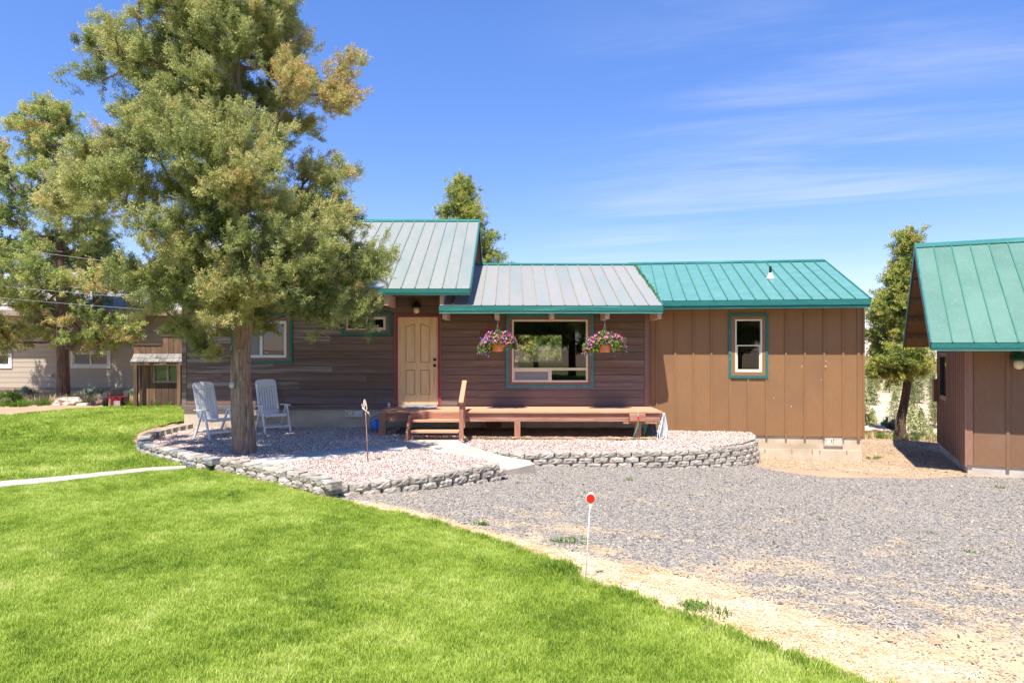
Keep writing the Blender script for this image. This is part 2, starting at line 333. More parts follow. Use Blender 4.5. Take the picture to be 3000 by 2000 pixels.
M['stickered'] = plain('sticker_dark', (.042, .042, .049), .5)
M['stickgrey'] = plain('sticker_rim', (.700, .700, .700), .5)
M['mat'] = gen('door_mat_weave', (.224, .217, .224), (.504, .490, .490), (3, 12, 1), scale=6, rough=.95, bump=.3, rnd=0)
M['rock'] = gen('boulder_stone', (.504, .378, .280), (.728, .588, .462), scale=5, detail=10, rough=.95, bump=.8, bdist=.03, rnd=.1)
M['darkrock'] = gen('dark_stone', (.070, .084, .091), (.168, .182, .182), scale=20, rough=.8, bump=.6, rnd=.1)
M['wire'] = plain('overhead_cable', (.36, .36, .36), .6)
M['moss'] = gen('moss', (.049, .140, .028), (.084, .210, .049), scale=9, rough=1, bump=.6, rnd=.1)
M['soil'] = gen('dark_garden_soil', (.210, .140, .091), (.364, .252, .168), scale=5, rough=1, bump=.6, rnd=0)
# foliage
JCOLS = [(.11, .145, .05), (.26, .305, .10), (.44, .46, .155), (.60, .57, .23), (.62, .46, .18)]
M['leafbig'] = leafmat('juniper_scale_leaves', JCOLS, .3, .5)
M['leafn'] = leafmat('neighbouring_juniper_leaves', [(.10, .15, .045), (.23, .30, .085), (.40, .46, .13), (.58, .60, .19), (.60, .46, .18)], .22)
M['leafr'] = leafmat('golden_juniper_leaves', [(.084, .126, .035), (.210, .266, .056), (.378, .420, .091), (.546, .532, .119), (.560, .434, .112)], .22)
M['leafh'] = leafmat('hill_juniper_leaves', [(.070, .098, .042), (.126, .154, .070), (.196, .210, .098), (.238, .238, .112)], .1)
M['grass'] = leafmat('lawn_blades', [(.154, .259, .028), (.315, .434, .050), (.469, .581, .091), (.616, .700, .182), (.812, .770, .378)], .4, .5)
M['weed'] = leafmat('weed_blades', [(.084, .182, .021), (.140, .266, .028), (.238, .336, .056)], .35)
M['straw'] = leafmat('dry_straw', [(.588, .392, .210), (.820, .615, .369), (.820, .661, .444), (.820, .710, .530)], .2)
M['drygrass'] = leafmat('dry_grass_blades', [(.504, .378, .196), (.728, .588, .336), (.820, .688, .436)], .2)
M['sage'] = leafmat('sage_leaves', [(.280, .378, .238), (.392, .504, .350), (.504, .602, .434)], .2)
M['gravelstone'] = leafmat('gravel_stones', [(0.070, 0.062, 0.054), (0.161, 0.142, 0.120), (0.280, 0.246, 0.202), (0.420, 0.341, 0.252), (0.630, 0.519, 0.378)], 0, .85)
M['pinkstone'] = leafmat('pink_lava_rocks', [(0.236, 0.147, 0.126), (0.402, 0.287, 0.239), (0.554, 0.427, 0.359), (0.665, 0.546, 0.459), (0.812, 0.711, 0.610)], 0, .9)
M['petleaf'] = leafmat('petunia_leaves', [(.084, .182, .028), (.210, .350, .056), (.420, .532, .126)], .35)

# ------------------------------------------------------------------ scatter (geometry nodes on a cloud of points)
_groups = {}
def scatter_group(srcs, key):
    if key in _groups: return _groups[key]
    ng = bpy.data.node_groups.new('scatter_'+key, 'GeometryNodeTree')
    ng.interface.new_socket('Geometry', in_out='INPUT', socket_type='NodeSocketGeometry')
    ng.interface.new_socket('Geometry', in_out='OUTPUT', socket_type='NodeSocketGeometry')
    N = ng.nodes; L = ng.links
    gi = N.new('NodeGroupInput'); go = N.new('NodeGroupOutput'); ip = N.new('GeometryNodeInstanceOnPoints')
    L.new(gi.outputs[0], ip.inputs['Points']); gt = N.new('GeometryNodeGeometryToInstance')
    for s in reversed(srcs):
        ob = N.new('GeometryNodeObjectInfo'); ob.inputs[0].default_value = s; L.new(ob.outputs['Geometry'], gt.inputs[0])
    L.new(gt.outputs[0], ip.inputs['Instance']); ip.inputs['Pick Instance'].default_value = True
    def att(nm, t):
        a = N.new('GeometryNodeInputNamedAttribute'); a.data_type = t; a.inputs[0].default_value = nm; return a.outputs[0]
    L.new(att('idx', 'INT'), ip.inputs['Instance Index']); L.new(att('rot', 'FLOAT_VECTOR'), ip.inputs['Rotation'])
    L.new(att('scl', 'FLOAT_VECTOR'), ip.inputs['Scale']); L.new(ip.outputs[0], go.inputs[0])
    _groups[key] = ng; return ng
def source(name, mb, mat, smooth=False):
    me = bpy.data.meshes.new(name); me.from_pydata([tuple(v) for v in mb.v], [], mb.f); me.materials.append(mat)
    if smooth: me.polygons.foreach_set('use_smooth', [True]*len(me.polygons))
    return bpy.data.objects.new(name, me)
def scatter(name, pts, rots, scls, tint, srcs, key, parent=None):
    n = len(pts); off = wloc(parent) if parent is not None else Vector((0, 0, 0))
    me = bpy.data.meshes.new(name); me.vertices.add(n)
    me.vertices.foreach_set('co', (np.asarray(pts, dtype=np.float32)-np.array(off, dtype=np.float32)).ravel())
    scls = np.asarray(scls, dtype=np.float32)
    if scls.ndim == 1: scls = np.repeat(scls[:, None], 3, 1)
    for nm, t, d, fld in (('rot', 'FLOAT_VECTOR', rots, 'vector'), ('scl', 'FLOAT_VECTOR', scls, 'vector'), ('tint', 'FLOAT', tint, 'value'), ('idx', 'INT', RNG.integers(0, len(srcs), n), 'value')):
        a = me.attributes.new(nm, t, 'POINT'); a.data.foreach_set(fld, np.ascontiguousarray(d).ravel())
    o = bpy.data.objects.new(name, me); COL.objects.link(o)
    if parent is not None: o.parent = parent
    md = o.modifiers.new('scatter', 'NODES'); md.node_group = scatter_group(srcs, key)
    return o
RNG = np.random.default_rng(11); random.seed(5)
def inpoly(xs, ys, poly):
    xs = np.asarray(xs); ys = np.asarray(ys); r = np.zeros(xs.shape, bool); n = len(poly)
    for i in range(n):
        x1, y1 = poly[i][0], poly[i][1]; x2, y2 = poly[(i+1) % n][0], poly[(i+1) % n][1]
        if y1 == y2: continue
        c = ((y1 > ys) != (y2 > ys)) & (xs < (x2-x1)*(ys-y1)/(y2-y1)+x1); r ^= c
    return r
terrv = np.vectorize(terrain)
def rand_in(poly, dens):       # points inside a polygon, dens per square metre
    xs = [p[0] for p in poly]; ys = [p[1] for p in poly]; x0, x1, y0, y1 = min(xs), max(xs), min(ys), max(ys)
    n = int((x1-x0)*(y1-y0)*dens); X = RNG.uniform(x0, x1, n); Y = RNG.uniform(y0, y1, n)
    k = inpoly(X, Y, poly); return X[k], Y[k]
def fbm(X, Y, s, seed=0.0):
    return np.array([mnoise.fractal(Vector((x*s, y*s, seed)), 1.0, 2.0, 3) for x, y in zip(X, Y)])
def visible(X, Y, margin=.12):   # the wedge in front of the camera plus a wide margin for a step to the side
    return np.abs(X) < (Y*.75+1.2+margin)

# ------------------------------------------------------------------ ground sheets
def grid_sheet(name, mat, xs, ys, zf, dz, poly=None, cut=None):
    xs = np.asarray(xs); ys = np.asarray(ys); nx, ny = len(xs), len(ys)
    vs = [(x, y, zf(x, y)+dz) for y in ys for x in xs]
    fs = []
    if poly is not None:
        cx = (xs[:-1]+xs[1:])/2; cy = (ys[:-1]+ys[1:])/2; XX, YY = np.meshgrid(cx, cy); K = inpoly(XX, YY, poly)
    if cut is not None: K &= ~inpoly(XX, YY, cut)
    for j in range(ny-1):
        for i in range(nx-1):
            if poly is None or K[j, i]: fs.append((j*nx+i, j*nx+i+1, (j+1)*nx+i+1, (j+1)*nx+i))
    mb = MB(); used = sorted({i for f in fs for i in f}); mp = {a: b for b, a in enumerate(used)}
    mb.v = [Vector(vs[i]) for i in used]; mb.f = [tuple(mp[i] for i in f) for f in fs]
    o = mb.build(name, mat, smooth=True, fix=False)
    return o
def ground_mat():
    m, nt, N, L, b = new_mat('dry_ground')
    geo = N.new('ShaderNodeTexCoord')
    def noise(s, d=8, w=None):
        n = N.new('ShaderNodeTexNoise'); n.inputs['Scale'].default_value = s; n.inputs['Detail'].default_value = d; n.inputs['Roughness'].default_value = .65
        L.new(geo.outputs['Object'], n.inputs[0]); return n
    def ramp(src, a, b_):
        r = N.new('ShaderNodeMapRange'); r.inputs[1].default_value = a; r.inputs[2].default_value = b_; L.new(src, r.inputs[0]); return r.outputs[0]
    def mix(f, c1, c2):
        x = N.new('ShaderNodeMix'); x.data_type = 'RGBA'; L.new(f, x.inputs[0])
        for i, c in ((6, c1), (7, c2)):
            if isinstance(c, tuple): x.inputs[i].default_value = (*c, 1)
            else: L.new(c, x.inputs[i])
        return x.outputs[2]
    n1 = noise(1.1); n2 = noise(30, 6); n3 = noise(.12, 6)
    near = mix(ramp(n1.outputs[0], .35, .65), (.40, .27, .17), (.50, .355, .235))
    near = mix(ramp(n2.outputs[0], .45, .75), near, (.31, .20, .125))
    far = mix(ramp(n3.outputs[0], .42, .6), (0.616, 0.476, 0.336), (0.448, 0.378, 0.252))
    sep = N.new('ShaderNodeSeparateXYZ'); L.new(geo.outputs['Object'], sep.inputs[0])
    c = mix(ramp(sep.outputs[1], 24, 60), near, far)
    L.new(c, b.inputs['Base Color']); b.inputs['Roughness'].default_value = .95; b.inputs['Specular IOR Level'].default_value = .1
    bp = N.new('ShaderNodeBump'); bp.inputs['Strength'].default_value = .6; bp.inputs['Distance'].default_value = .02; L.new(n2.outputs[0], bp.inputs['Height']); L.new(bp.outputs[0], b.inputs['Normal'])
    return m
def gravel_mat():
    m, nt, N, L, b = new_mat('crushed_gravel')
    tc = N.new('ShaderNodeTexCoord')
    v = N.new('ShaderNodeTexVoronoi'); v.inputs['Scale'].default_value = 62; L.new(tc.outputs['Object'], v.inputs[0])
    sp = N.new('ShaderNodeSeparateColor'); L.new(v.outputs['Color'], sp.inputs[0])
    cr = N.new('ShaderNodeValToRGB'); L.new(sp.outputs[0], cr.inputs[0]); e = cr.color_ramp.elements
    e[0].color = (0.105, 0.096, 0.085, 1); e[1].color = (0.588, 0.485, 0.361, 1)
    for p, c in ((.25, (0.196, 0.181, 0.168)), (.55, (0.287, 0.259, 0.231)), (.8, (0.392, 0.343, 0.280))): q = e.new(p); q.color = (*c, 1)
    n = N.new('ShaderNodeTexNoise'); n.inputs['Scale'].default_value = .75; n.inputs['Detail'].default_value = 9; n.inputs['Roughness'].default_value = .7; L.new(tc.outputs['Object'], n.inputs[0])
    # straw and dust gather towards the lawn side (low y), where the photo shows tan patches
    sep = N.new('ShaderNodeSeparateXYZ'); L.new(tc.outputs['Object'], sep.inputs[0])
    a = N.new('ShaderNodeMath'); a.operation = 'MULTIPLY'; a.inputs[1].default_value = .55; L.new(sep.outputs[0], a.inputs[0])
    s = N.new('ShaderNodeMath'); s.operation = 'ADD'; L.new(sep.outputs[1], s.inputs[0]); L.new(a.outputs[0], s.inputs[1])
    r = N.new('ShaderNodeMapRange'); r.inputs[1].default_value = 6.0; r.inputs[2].default_value = 9.2; r.inputs[3].default_value = .17; r.inputs[4].default_value = -.08; L.new(s.outputs[0], r.inputs[0])
    ad = N.new('ShaderNodeMath'); ad.operation = 'ADD'; L.new(n.outputs[0], ad.inputs[0]); L.new(r.outputs[0], ad.inputs[1])
    mr = N.new('ShaderNodeMapRange'); mr.inputs[1].default_value = .53; mr.inputs[2].default_value = .66; mr.inputs[4].default_value = .9; L.new(ad.outputs[0], mr.inputs[0])
    mx = N.new('ShaderNodeMix'); mx.data_type = 'RGBA'; L.new(mr.outputs[0], mx.inputs[0]); L.new(cr.outputs[0], mx.inputs[6]); mx.inputs[7].default_value = (0.672, 0.471, 0.258, 1)
    L.new(mx.outputs[2], b.inputs['Base Color']); b.inputs['Roughness'].default_value = .9; b.inputs['Specular IOR Level'].default_value = .2
    bp = N.new('ShaderNodeBump'); bp.inputs['Strength'].default_value = .9; bp.inputs['Distance'].default_value = .012; bp.invert = True
    L.new(v.outputs['Distance'], bp.inputs['Height']); L.new(bp.outputs[0], b.inputs['Normal']); return m
def pinkbed_mat():
    m, nt, N, L, b = new_mat('pink_rock_bed')
    tc = N.new('ShaderNodeTexCoord'); v = N.new('ShaderNodeTexVoronoi'); v.inputs['Scale'].default_value = 34; L.new(tc.outputs['Object'], v.inputs[0])
    sp = N.new('ShaderNodeSeparateColor'); L.new(v.outputs['Color'], sp.inputs[0])
    cr = N.new('ShaderNodeValToRGB'); L.new(sp.outputs[0], cr.inputs[0]); e = cr.color_ramp.elements
    e[0].color = (0.224, 0.140, 0.126, 1); e[1].color = (0.616, 0.490, 0.434, 1); q = e.new(.5); q.color = (0.420, 0.301, 0.266, 1)
    L.new(cr.outputs[0], b.inputs['Base Color']); b.inputs['Roughness'].default_value = .95
    bp = N.new('ShaderNodeBump'); bp.inputs['Strength'].default_value = 1; bp.inputs['Distance'].default_value = .02; bp.invert = True
    L.new(v.outputs['Distance'], bp.inputs['Height']); L.new(bp.outputs[0], b.inputs['Normal']); return m
M['ground'] = ground_mat(); M['gravel'] = gravel_mat(); M['pinkbed'] = pinkbed_mat()
M['lawnsoil'] = gen('lawn_base', (.168, .231, .035), (.266, .315, .063), scale=14, rough=1, bump=.5, rnd=0)
M['strawsoil'] = gen('straw_covered_soil', (.616, .448, .280), (.820, .648, .436), (1, 1, 1), scale=7, detail=9, rough=1, bump=.6, rnd=0, c3=(.532, .378, .245), c3scale=2.2, c3lo=.55, c3hi=.8)
def spaced(a, b, n): return list(np.linspace(a, b, n))
gx = [-3000, -1200, -500, -250, -150, -100, -70, -50]+spaced(-40, 40, 161)+[50, 70, 100, 150, 250, 500, 1200, 3000]
gy = [-3000, -800, -200, -80, -40]+spaced(-20, 36, 141)+spaced(38, 130, 40)+spaced(135, 300, 30)+[340, 500, 900, 1800, 4000]
tag(grid_sheet('ground', M['ground'], gx, gy, terrain, 0), kind='structure')

lawn_edge = [G(a, b) for a, b in ((2900, 2110), (2600, 2045), (2520, 2014), (2430, 1976), (2280, 1922), (2128, 1862), (2000, 1812), (1850, 1758), (1740, 1722), (1690, 1704), (1645, 1672), (1570, 1640), (1492, 1607), (1339, 1558), (1148, 1505), (1020, 1473), (937, 1456), (835, 1432), (733, 1408), (656, 1379), (590, 1368), (545, 1374))]
path_low = [G(a, b) for a, b in ((545, 1377), (440, 1384), (300, 1400), (160, 1417), (0, 1432), (-220, 1452), (-600, 1490))]
path_up = [G(a, b) for a, b in ((545, 1369), (440, 1374), (300, 1388), (160, 1402), (0, 1415), (-220, 1433), (-600, 1468))]
near_poly = [(-9, 1.5), (3.8, 1.5), (3.2, 3.0)]+[(p.x, p.y) for p in lawn_edge]+[(p.x, p.y) for p in path_low]+[(-16, 5)]
up_poly = [(p.x, p.y) for p in path_up[::-1]]+[(p.x, p.y) for p in (G(530, 1362), G(470, 1348), G(420, 1332), G(400, 1318), G(388, 1300), G(388, 1282), G(404, 1268), G(440, 1255), G(500, 1240), G(533, 1233))]+[(-7.78, 16.2), (-7.78, 20.2)]+[(p.x, p.y) for p in (G(398, 1192), G(300, 1196), G(200, 1202), G(100, 1212), G(0, 1221), G(-300, 1240))]
def near_grid(x0, x1, y0, y1, s): return np.arange(x0, x1, s), np.arange(y0, y1, s)
gxn, gyn = near_grid(-13, 4, 1.5, 12.6, .07)
tag(grid_sheet('lawn', M['lawnsoil'], gxn, gyn, terrain, .012, near_poly), kind='structure')
tag(grid_sheet('lawn', M['lawnsoil'], np.arange(-45, 45, 1.5), np.arange(-60, 1.6, 1.0), terrain, .012), kind='structure')
gxn, gyn = near_grid(-17, -4.3, 9, 20.9, .09)
tag(grid_sheet('lawn', M['lawnsoil'], gxn, gyn, terrain, .012, up_poly), kind='structure')
grav_poly = [(-2.5, 8.95)]+[(p.x, p.y) for p in (G(1090, 1474), G(1210, 1498), G(1380, 1545), G(1560, 1592), G(1760, 1640), G(2000, 1690), G(2200, 1752), G(2400, 1812), G(2600, 1885), G(2800, 1960), G(3000, 2040))]+[(9, 3.2), (16, 6), (16, 13)]+[(p.x, p.y) for p in (G(3100, 1405), G(2834, 1396), G(2700, 1404), G(2560, 1400), G(2440, 1402), G(2330, 1390), G(2240, 1374))]+[(5.1, 14.2), (2, 13.3), (.2, 12.8), (-.2, 11.3)]
gxn, gyn = near_grid(-3, 16, 2.5, 15.6, .08)
tag(grid_sheet('gravel_driveway', M['gravel'], gxn, gyn, terrain, .016, grav_poly), kind='structure')
straw_poly = [(-2.9, 9.3), (-2.5, 8.9)]+grav_poly[1:12]+[(9, 3.2), (9, 1.5), (3.8, 1.5), (3.2, 3.0)]+[(p.x, p.y) for p in lawn_edge[:-2]]+[(-4.6, 10.7), (-3.5, 9.9)]
gxn, gyn = near_grid(-5, 9, 1.5, 11.5, .07)
tag(grid_sheet('straw_verge', M['strawsoil'], gxn, gyn, terrain, .008, straw_poly), kind='structure')
# pale curb strip between the two lawns
mb = MB(); rows = list(zip(path_low, path_up))
for i in range(len(rows)-1):
    (a, b), (c, d) = rows[i], rows[i+1]
    t = .035; vs = [a+Vector((0, 0, t)), b+Vector((0, 0, t)), d+Vector((0, 0, t)), c+Vector((0, 0, t)), a-Vector((0, 0, .05)), b-Vector((0, 0, .05)), d-Vector((0, 0, .05)), c-Vector((0, 0, .05))]
    mb.add(vs, [(0, 1, 2, 3), (0, 3, 7, 4), (1, 5, 6, 2)] + ([(0, 4, 5, 1)] if i == 0 else []))
tag(mb.build('concrete_path', M['curb']), kind='structure')

# ------------------------------------------------------------------ retaining walls
def block_mesh(seed, w=.298, h=.102, d=.2):
    rr = random.Random(seed); mb = MB(); nx, nz = 6, 4
    vs = []; idx = {}
    for i in range(nx+1):
        for j in range(nz+1):
            edge = i in (0, nx) or j in (0, nz)
            x = -w/2+w*i/nx; z = -h+h*j/nz
            y = -d/2 - (rr.uniform(.002, .012) if edge else rr.uniform(.010, .030))
            if i in (0, nx): y = -d/2 + rr.uniform(.022, .034); x *= .975
            if not edge: x += rr.uniform(-.012, .012); z += rr.uniform(-.006, .006)
            idx[(i, j)] = len(vs); vs.append((x, y, z))
    fs = []
    for i in range(nx):
        for j in range(nz): fs.append((idx[i, j], idx[i+1, j], idx[i+1, j+1], idx[i, j+1]))
    k = len(vs); vs += [(-w*.36, d/2, -h), (w*.36, d/2, -h), (w*.36, d/2, 0), (-w*.36, d/2, 0)]
    fs.append(tuple(idx[i, nz] for i in range(nx+1))+(k+2, k+3)); fs.append(tuple(idx[i, 0] for i in range(nx, -1, -1))+(k, k+1))
    fs.append(tuple(idx[0, j] for j in range(nz+1))+(k+3, k)); fs.append(tuple(idx[nx, j] for j in range(nz, -1, -1))+(k+1, k+2)); fs.append((k+1, k, k+3, k+2))
    mb.add(vs, fs); me = bpy.data.meshes.new('wall_block'); me.from_pydata([tuple(v) for v in mb.v], [], mb.f); me.materials.append(M['block'])
    return me
BLOCKS = [block_mesh(i) for i in range(7)]
BLOCKSG = [m.copy() for m in BLOCKS]
for m_ in BLOCKSG: m_.materials[0] = M['block_grey']
def arc_pts(poly, step, off=0):
    pts = [Vector(p) for p in poly]; seg = [(pts[i+1]-pts[i]).length for i in range(len(pts)-1)]; tot = sum(seg)
    out = []; s = off
    while s <= tot:
        a = s
        for i, l in enumerate(seg):
            if a <= l or i == len(seg)-1:
                t = a/l; p = pts[i].lerp(pts[i+1], t); d = (pts[i+1]-pts[i]).normalized(); out.append((p, d)); break
            a -= l
        s += step
    return out
def smooth_poly(poly, it=2):
    p = [Vector(q) for q in poly]
    for _ in range(it):
        q = [p[0]]
        for a, b in zip(p, p[1:]): q += [a.lerp(b, .25), a.lerp(b, .75)]
        q.append(p[-1]); p = q
    return p
def ret_wall(label, poly, ztop, courses, group='block walls round the rock beds', greys=None, batter=.018, minz=None, h=.105, inward=1):
    poly = smooth_poly([(p[0], p[1]) for p in poly]); c = sum((Vector(p) for p in poly), Vector((0, 0)))/len(poly)
    root = empty('retaining_wall', (poly[0].x, poly[0].y, ztop-h*courses), label, 'wall', group); off = wloc(root)
    for k in range(courses):
        zt = ztop-k*h
        for i, (p, d) in enumerate(arc_pts(poly, .302, .15 if k % 2 == 0 else .0)):
            g = terrain(p.x, p.y)
            if zt < g-.03: continue
            nrm = Vector((-d.y, d.x))*inward      # towards the bed
            q = p + nrm*(.1-batter*k) + Vector((random.uniform(-.006, .006), random.uniform(-.006, .006)))
            grey = greys and random.random() < greys
            b = bpy.data.objects.new('block', random.choice(BLOCKSG if grey else BLOCKS)); COL.objects.link(b); b.parent = root
            yaw = math.atan2(nrm.y, nrm.x)-math.pi/2 + random.uniform(-.025, .025)
            b.location = Vector((q.x, q.y, zt+random.uniform(-.004, .002)))-off; b.rotation_euler = (random.uniform(-.012, .012), random.uniform(-.012, .012), yaw)
            b.scale = (random.uniform(.97, 1.0), 1, random.uniform(.985, 1.01))
    return root
# polylines run so that the bed lies to the left of the direction of travel (inward = +1)
ZA = -1.72
wA = [(-7.62, 15.95)]+[(Pz(a, b, ZA).x, Pz(a, b, ZA).y) for a, b in ((490, 1251), (440, 1262), (408, 1276), (402, 1291), (424, 1301), (475, 1313), (540, 1328), (606, 1343))]
ret_wall('low curved block wall ending beside the green lawn, left of the tree trunk', wA, ZA, 2, greys=.35)
wB = [(Pz(a, b, ZA).x, Pz(a, b, ZA).y) for a, b in ((642, 1343), (733, 1358), (789, 1372), (860, 1384), (906, 1394), (958, 1411))]
ret_wall('straight block wall between the lawn and the pink rocks, in front of the tree trunk', wB, ZA, 2)
ZC = ZA-.105
wC = [(Pz(a, b, ZC).x, Pz(a, b, ZC).y) for a, b in ((966, 1428), (1028, 1419), (1125, 1409), (1227, 1396), (1309, 1384), (1391, 1368), (1478, 1353))]
ret_wall('low block wall between the gravel driveway and the garden stake, ending at the concrete path', wC, ZC, 3)
ZD = -1.965
wD = [(Pz(a, b, ZD).x, Pz(a, b, ZD).y) for a, b in ((1425, 1318), (1480, 1327), (1552, 1330), (1654, 1326), (1790, 1324), (1926, 1322), (2028, 1317), (2113, 1311), (2181, 1303), (2214, 1293), (2219, 1285), (2205, 1278))]
ret_wall('tall curved block wall of several courses below the deck, right of the concrete path', wD, ZD, 5)
b = MB().box(-.15, .15, -.13, .13, -.09, 0, M=Matrix.Translation(Pz(618, 1358, -1.885)) @ Matrix.Rotation(R(-22), 4, 'Z')).build('step_block', M['curb'], bevel=.006)
tag(b, 'pale smooth concrete block set in the gap between two block walls', 'block')

# ------------------------------------------------------------------ rock beds, slabs
def pathz(x, y): return -1.868 - .06*(14.3-y)
ppoly = [G(a, b, pathz) for a, b in ((1166, 1284), (1187, 1302), (1220, 1320), (1309, 1337), (1411, 1348), (1446, 1352), (1478, 1377), (1520, 1369), (1568, 1358), (1549, 1348), (1472, 1334), (1411, 1316), (1372, 1303), (1350, 1293), (1346, 1282))]
pp2 = [(p.x, p.y) for p in ppoly]
pleft = sorted([(p.y, p.x) for p in ppoly[:7]])
def pedge(y): return float(np.interp(y, [q[0] for q in pleft], [q[1] for q in pleft]))
def bedL(x, y):
    z = -1.865 + .03*sstep(14, 16, y) + .012*mnoise.noise(Vector((x*1.5, y*1.5, 4)))
    if 10.9 < y < 14.6: t = sstep(.75, .05, pedge(y)-x); z += (min(z, pathz(x, y)+.012)-z)*t
    return z
def bedR(x, y): return -1.995 + .06*sstep(13.2, 14.7, y) + .04*sstep(14.9, 15.9, y) + .015*mnoise.noise(Vector((x*1.5, y*1.5, 7)))
# rock surfaces are cut along the wall centre-lines
polyL = [(-7.5, 16.04)]+wA[1:-1]+[(wA[-1][0]+.02, wA[-1][1]+.1), (wB[0][0], wB[0][1]+.1)]+[(x+.04, y+.1) for x, y in wB[1:-1]]+[(-2.45, 9.2)]+[(x, y+.1) for x, y in wC[1:]]+[(-.25, 11.6), (-.6, 12.6), (-1.0, 13.9), (-1.1, 16.04)]
gxn, gyn = near_grid(-7.7, .1, 9.0, 16.1, .06)
tag(grid_sheet('rock_bed', M['pinkbed'], gxn, gyn, bedL, 0, polyL, pp2), kind='structure')
polyR = [(x, y+.09) for x, y in wD]+[(4.6, 15.9), (3.2, 16.04), (-1.3, 16.04), (-1.3, 14.6), (-.75, 13.6)]
gxn, gyn = near_grid(-1.4, 5.6, 12.7, 16.1, .06)
tag(grid_sheet('rock_bed', M['pinkbed'], gxn, gyn, bedR, 0, polyR, pp2), kind='structure')
mb = MB(); n = len(ppoly); vs = [p for p in ppoly]+[p-Vector((0, 0, .16)) for p in ppoly]
mb.add(vs, [tuple(range(n-1, -1, -1))]+[(i, (i+1) % n, n+(i+1) % n, n+i) for i in range(n)])
tag(mb.build('concrete_path', M['slab'], bevel=.006), kind='structure')
# row of grey pavers crossing the left bed
walk = empty('paver_walk', Pz(960, 1330, -1.85), 'narrow curved walk of grey concrete pavers crossing the pink rocks to the steps', 'walkway')
topl = [(740, 1346), (800, 1336), (870, 1327), (945, 1319), (1020, 1313), (1100, 1306), (1186, 1300)]
botl = [(770, 1362), (850, 1352), (925, 1343), (995, 1334), (1062, 1326), (1130, 1320), (1196, 1313)]
for i in range(6):
    q = [Pz(*topl[i], -1.845), Pz(*topl[i+1], -1.845), Pz(*botl[i+1], -1.845), Pz(*botl[i], -1.845)]
    c = sum(q, Vector())/4; q = [c+(p-c)*.975 for p in q]
    mb = MB(); mb.add(q+[p-Vector((0, 0, .05)) for p in q], [(0, 1, 2, 3), (0, 4, 5, 1), (1, 5, 6, 2), (2, 6, 7, 3), (3, 7, 4, 0)])
    mb.build('paver', M['paver'], walk, bevel=.004)

# ------------------------------------------------------------------ HOUSE
house = empty('house', (-.5, 16, -1.9), 'brown single-storey house with lap siding, green metal roofs and a bare wood front door', 'house')
FR = frame((0, 16.0), (1, 0), (0, 1))
def wx(px): return (px-1500)/125.0
def wz(py): return (1025-py)/125.0
def sheath(name, Mx, u0, u1, z0, z1, holes, mat, parent, v0=.03, v1=.16):
    mb = MB(Mx)
    for (a, b, c, d) in rect_minus((u0, u1, z0, z1), holes): mb.box(a, b, v0, v1, c, d)
    return mb.build(name, mat, parent)
def lap_rows(wall, Mx, u0, u1, z0, z1, rh, holes, matf, thick=.026, jmin=2.2, jmax=3.8, seed=1, gap=.011, name='plank'):
    rr = random.Random(seed); z = z0; k = 0
    while z < z1-.03:
        zt = min(z+rh, z1); cuts = [u0]; u = u0+rr.uniform(.6, jmax)
        while u < u1-.4: cuts.append(u); u += rr.uniform(jmin, jmax)
        cuts.append(u1)
        for a, b in zip(cuts, cuts[1:]):
            for (p, q, c, d) in rect_minus((a+.0015, b-.0015, z+gap/2, zt-gap/2), holes):
                tilt = .006
                mb = MB(Mx); o = rr.uniform(-.0015, .0015)
                vs = [(p, -.0+o-tilt, c), (q, -.0+o-tilt, c), (q, o, d), (p, o, d), (p, thick, c), (q, thick, c), (q, thick, d), (p, thick, d)]
                mb.add(vs, [(0, 1, 2, 3), (4, 7, 6, 5), (0, 4, 5, 1), (3, 2, 6, 7), (0, 3, 7, 4), (1, 5, 6, 2)])
                mb.build(name, matf(k, (p+q)/2, rr), wall, fix=False)
        z += rh; k += 1
def ring(mb, a, b, c, d, w, v0, v1):      # rectangular picture-frame ring, outside a..b, c..d
    mb.box(a, b, v0, v1, c, c+w); mb.box(a, b, v0, v1, d-w, d); mb.box(a, a+w, v0, v1, c+w, d-w); mb.box(b-w, b, v0, v1, c+w, d-w)
def window(parent, Mx, r, panes, trim, trimmat, fmat, fw=.035, brown=True, tw=.055, glass='glass', label=None, brownmat='brown'):
    a, b, c, d = r; mb = MB(Mx); ring(mb, a, b, c, d, fw, -.022, .07)
    w = mb.build('window', fmat, parent, bevel=.003)
    if label: w['label'] = label
    if trim:
        ta, tb, tcc, td = trim; mb = MB(Mx); ring(mb, ta, tb, tcc, td, tw, -.034, -.004); mb.build('trim', trimmat, w)
        if brown:
            mb = MB(Mx); g = .002
            ia, ib, ic, id_ = ta+tw+g, tb-tw-g, tcc+tw+g, td-tw-g
            for q in rect_minus((ia, ib, ic, id_), [(a-.001, b+.001, c-.001, d+.001)]): mb.box(q[0], q[1], -.026, -.003, q[2], q[3])
            mb.build('casing', M[brownmat], w)
    for (pa, pb, pc, pd, kind) in panes:
        sw = .028
        if kind in ('sash', 'screen'):
            mb = MB(Mx); ring(mb, pa, pb, pc, pd, sw, .0, .05); mb.build('sash', fmat, w)
            pa += sw; pb -= sw; pc += sw; pd -= sw
        mb = MB(Mx); mb.box(pa+.001, pb-.001, .03, .036, pc+.001, pd-.001); mb.build('pane', M[glass], w)
        if kind == 'screen': mb = MB(Mx); mb.box(pa+.001, pb-.001, .018, .020, pc+.001, pd-.001); mb.build('insect_screen', M['screen'], w)
    return w
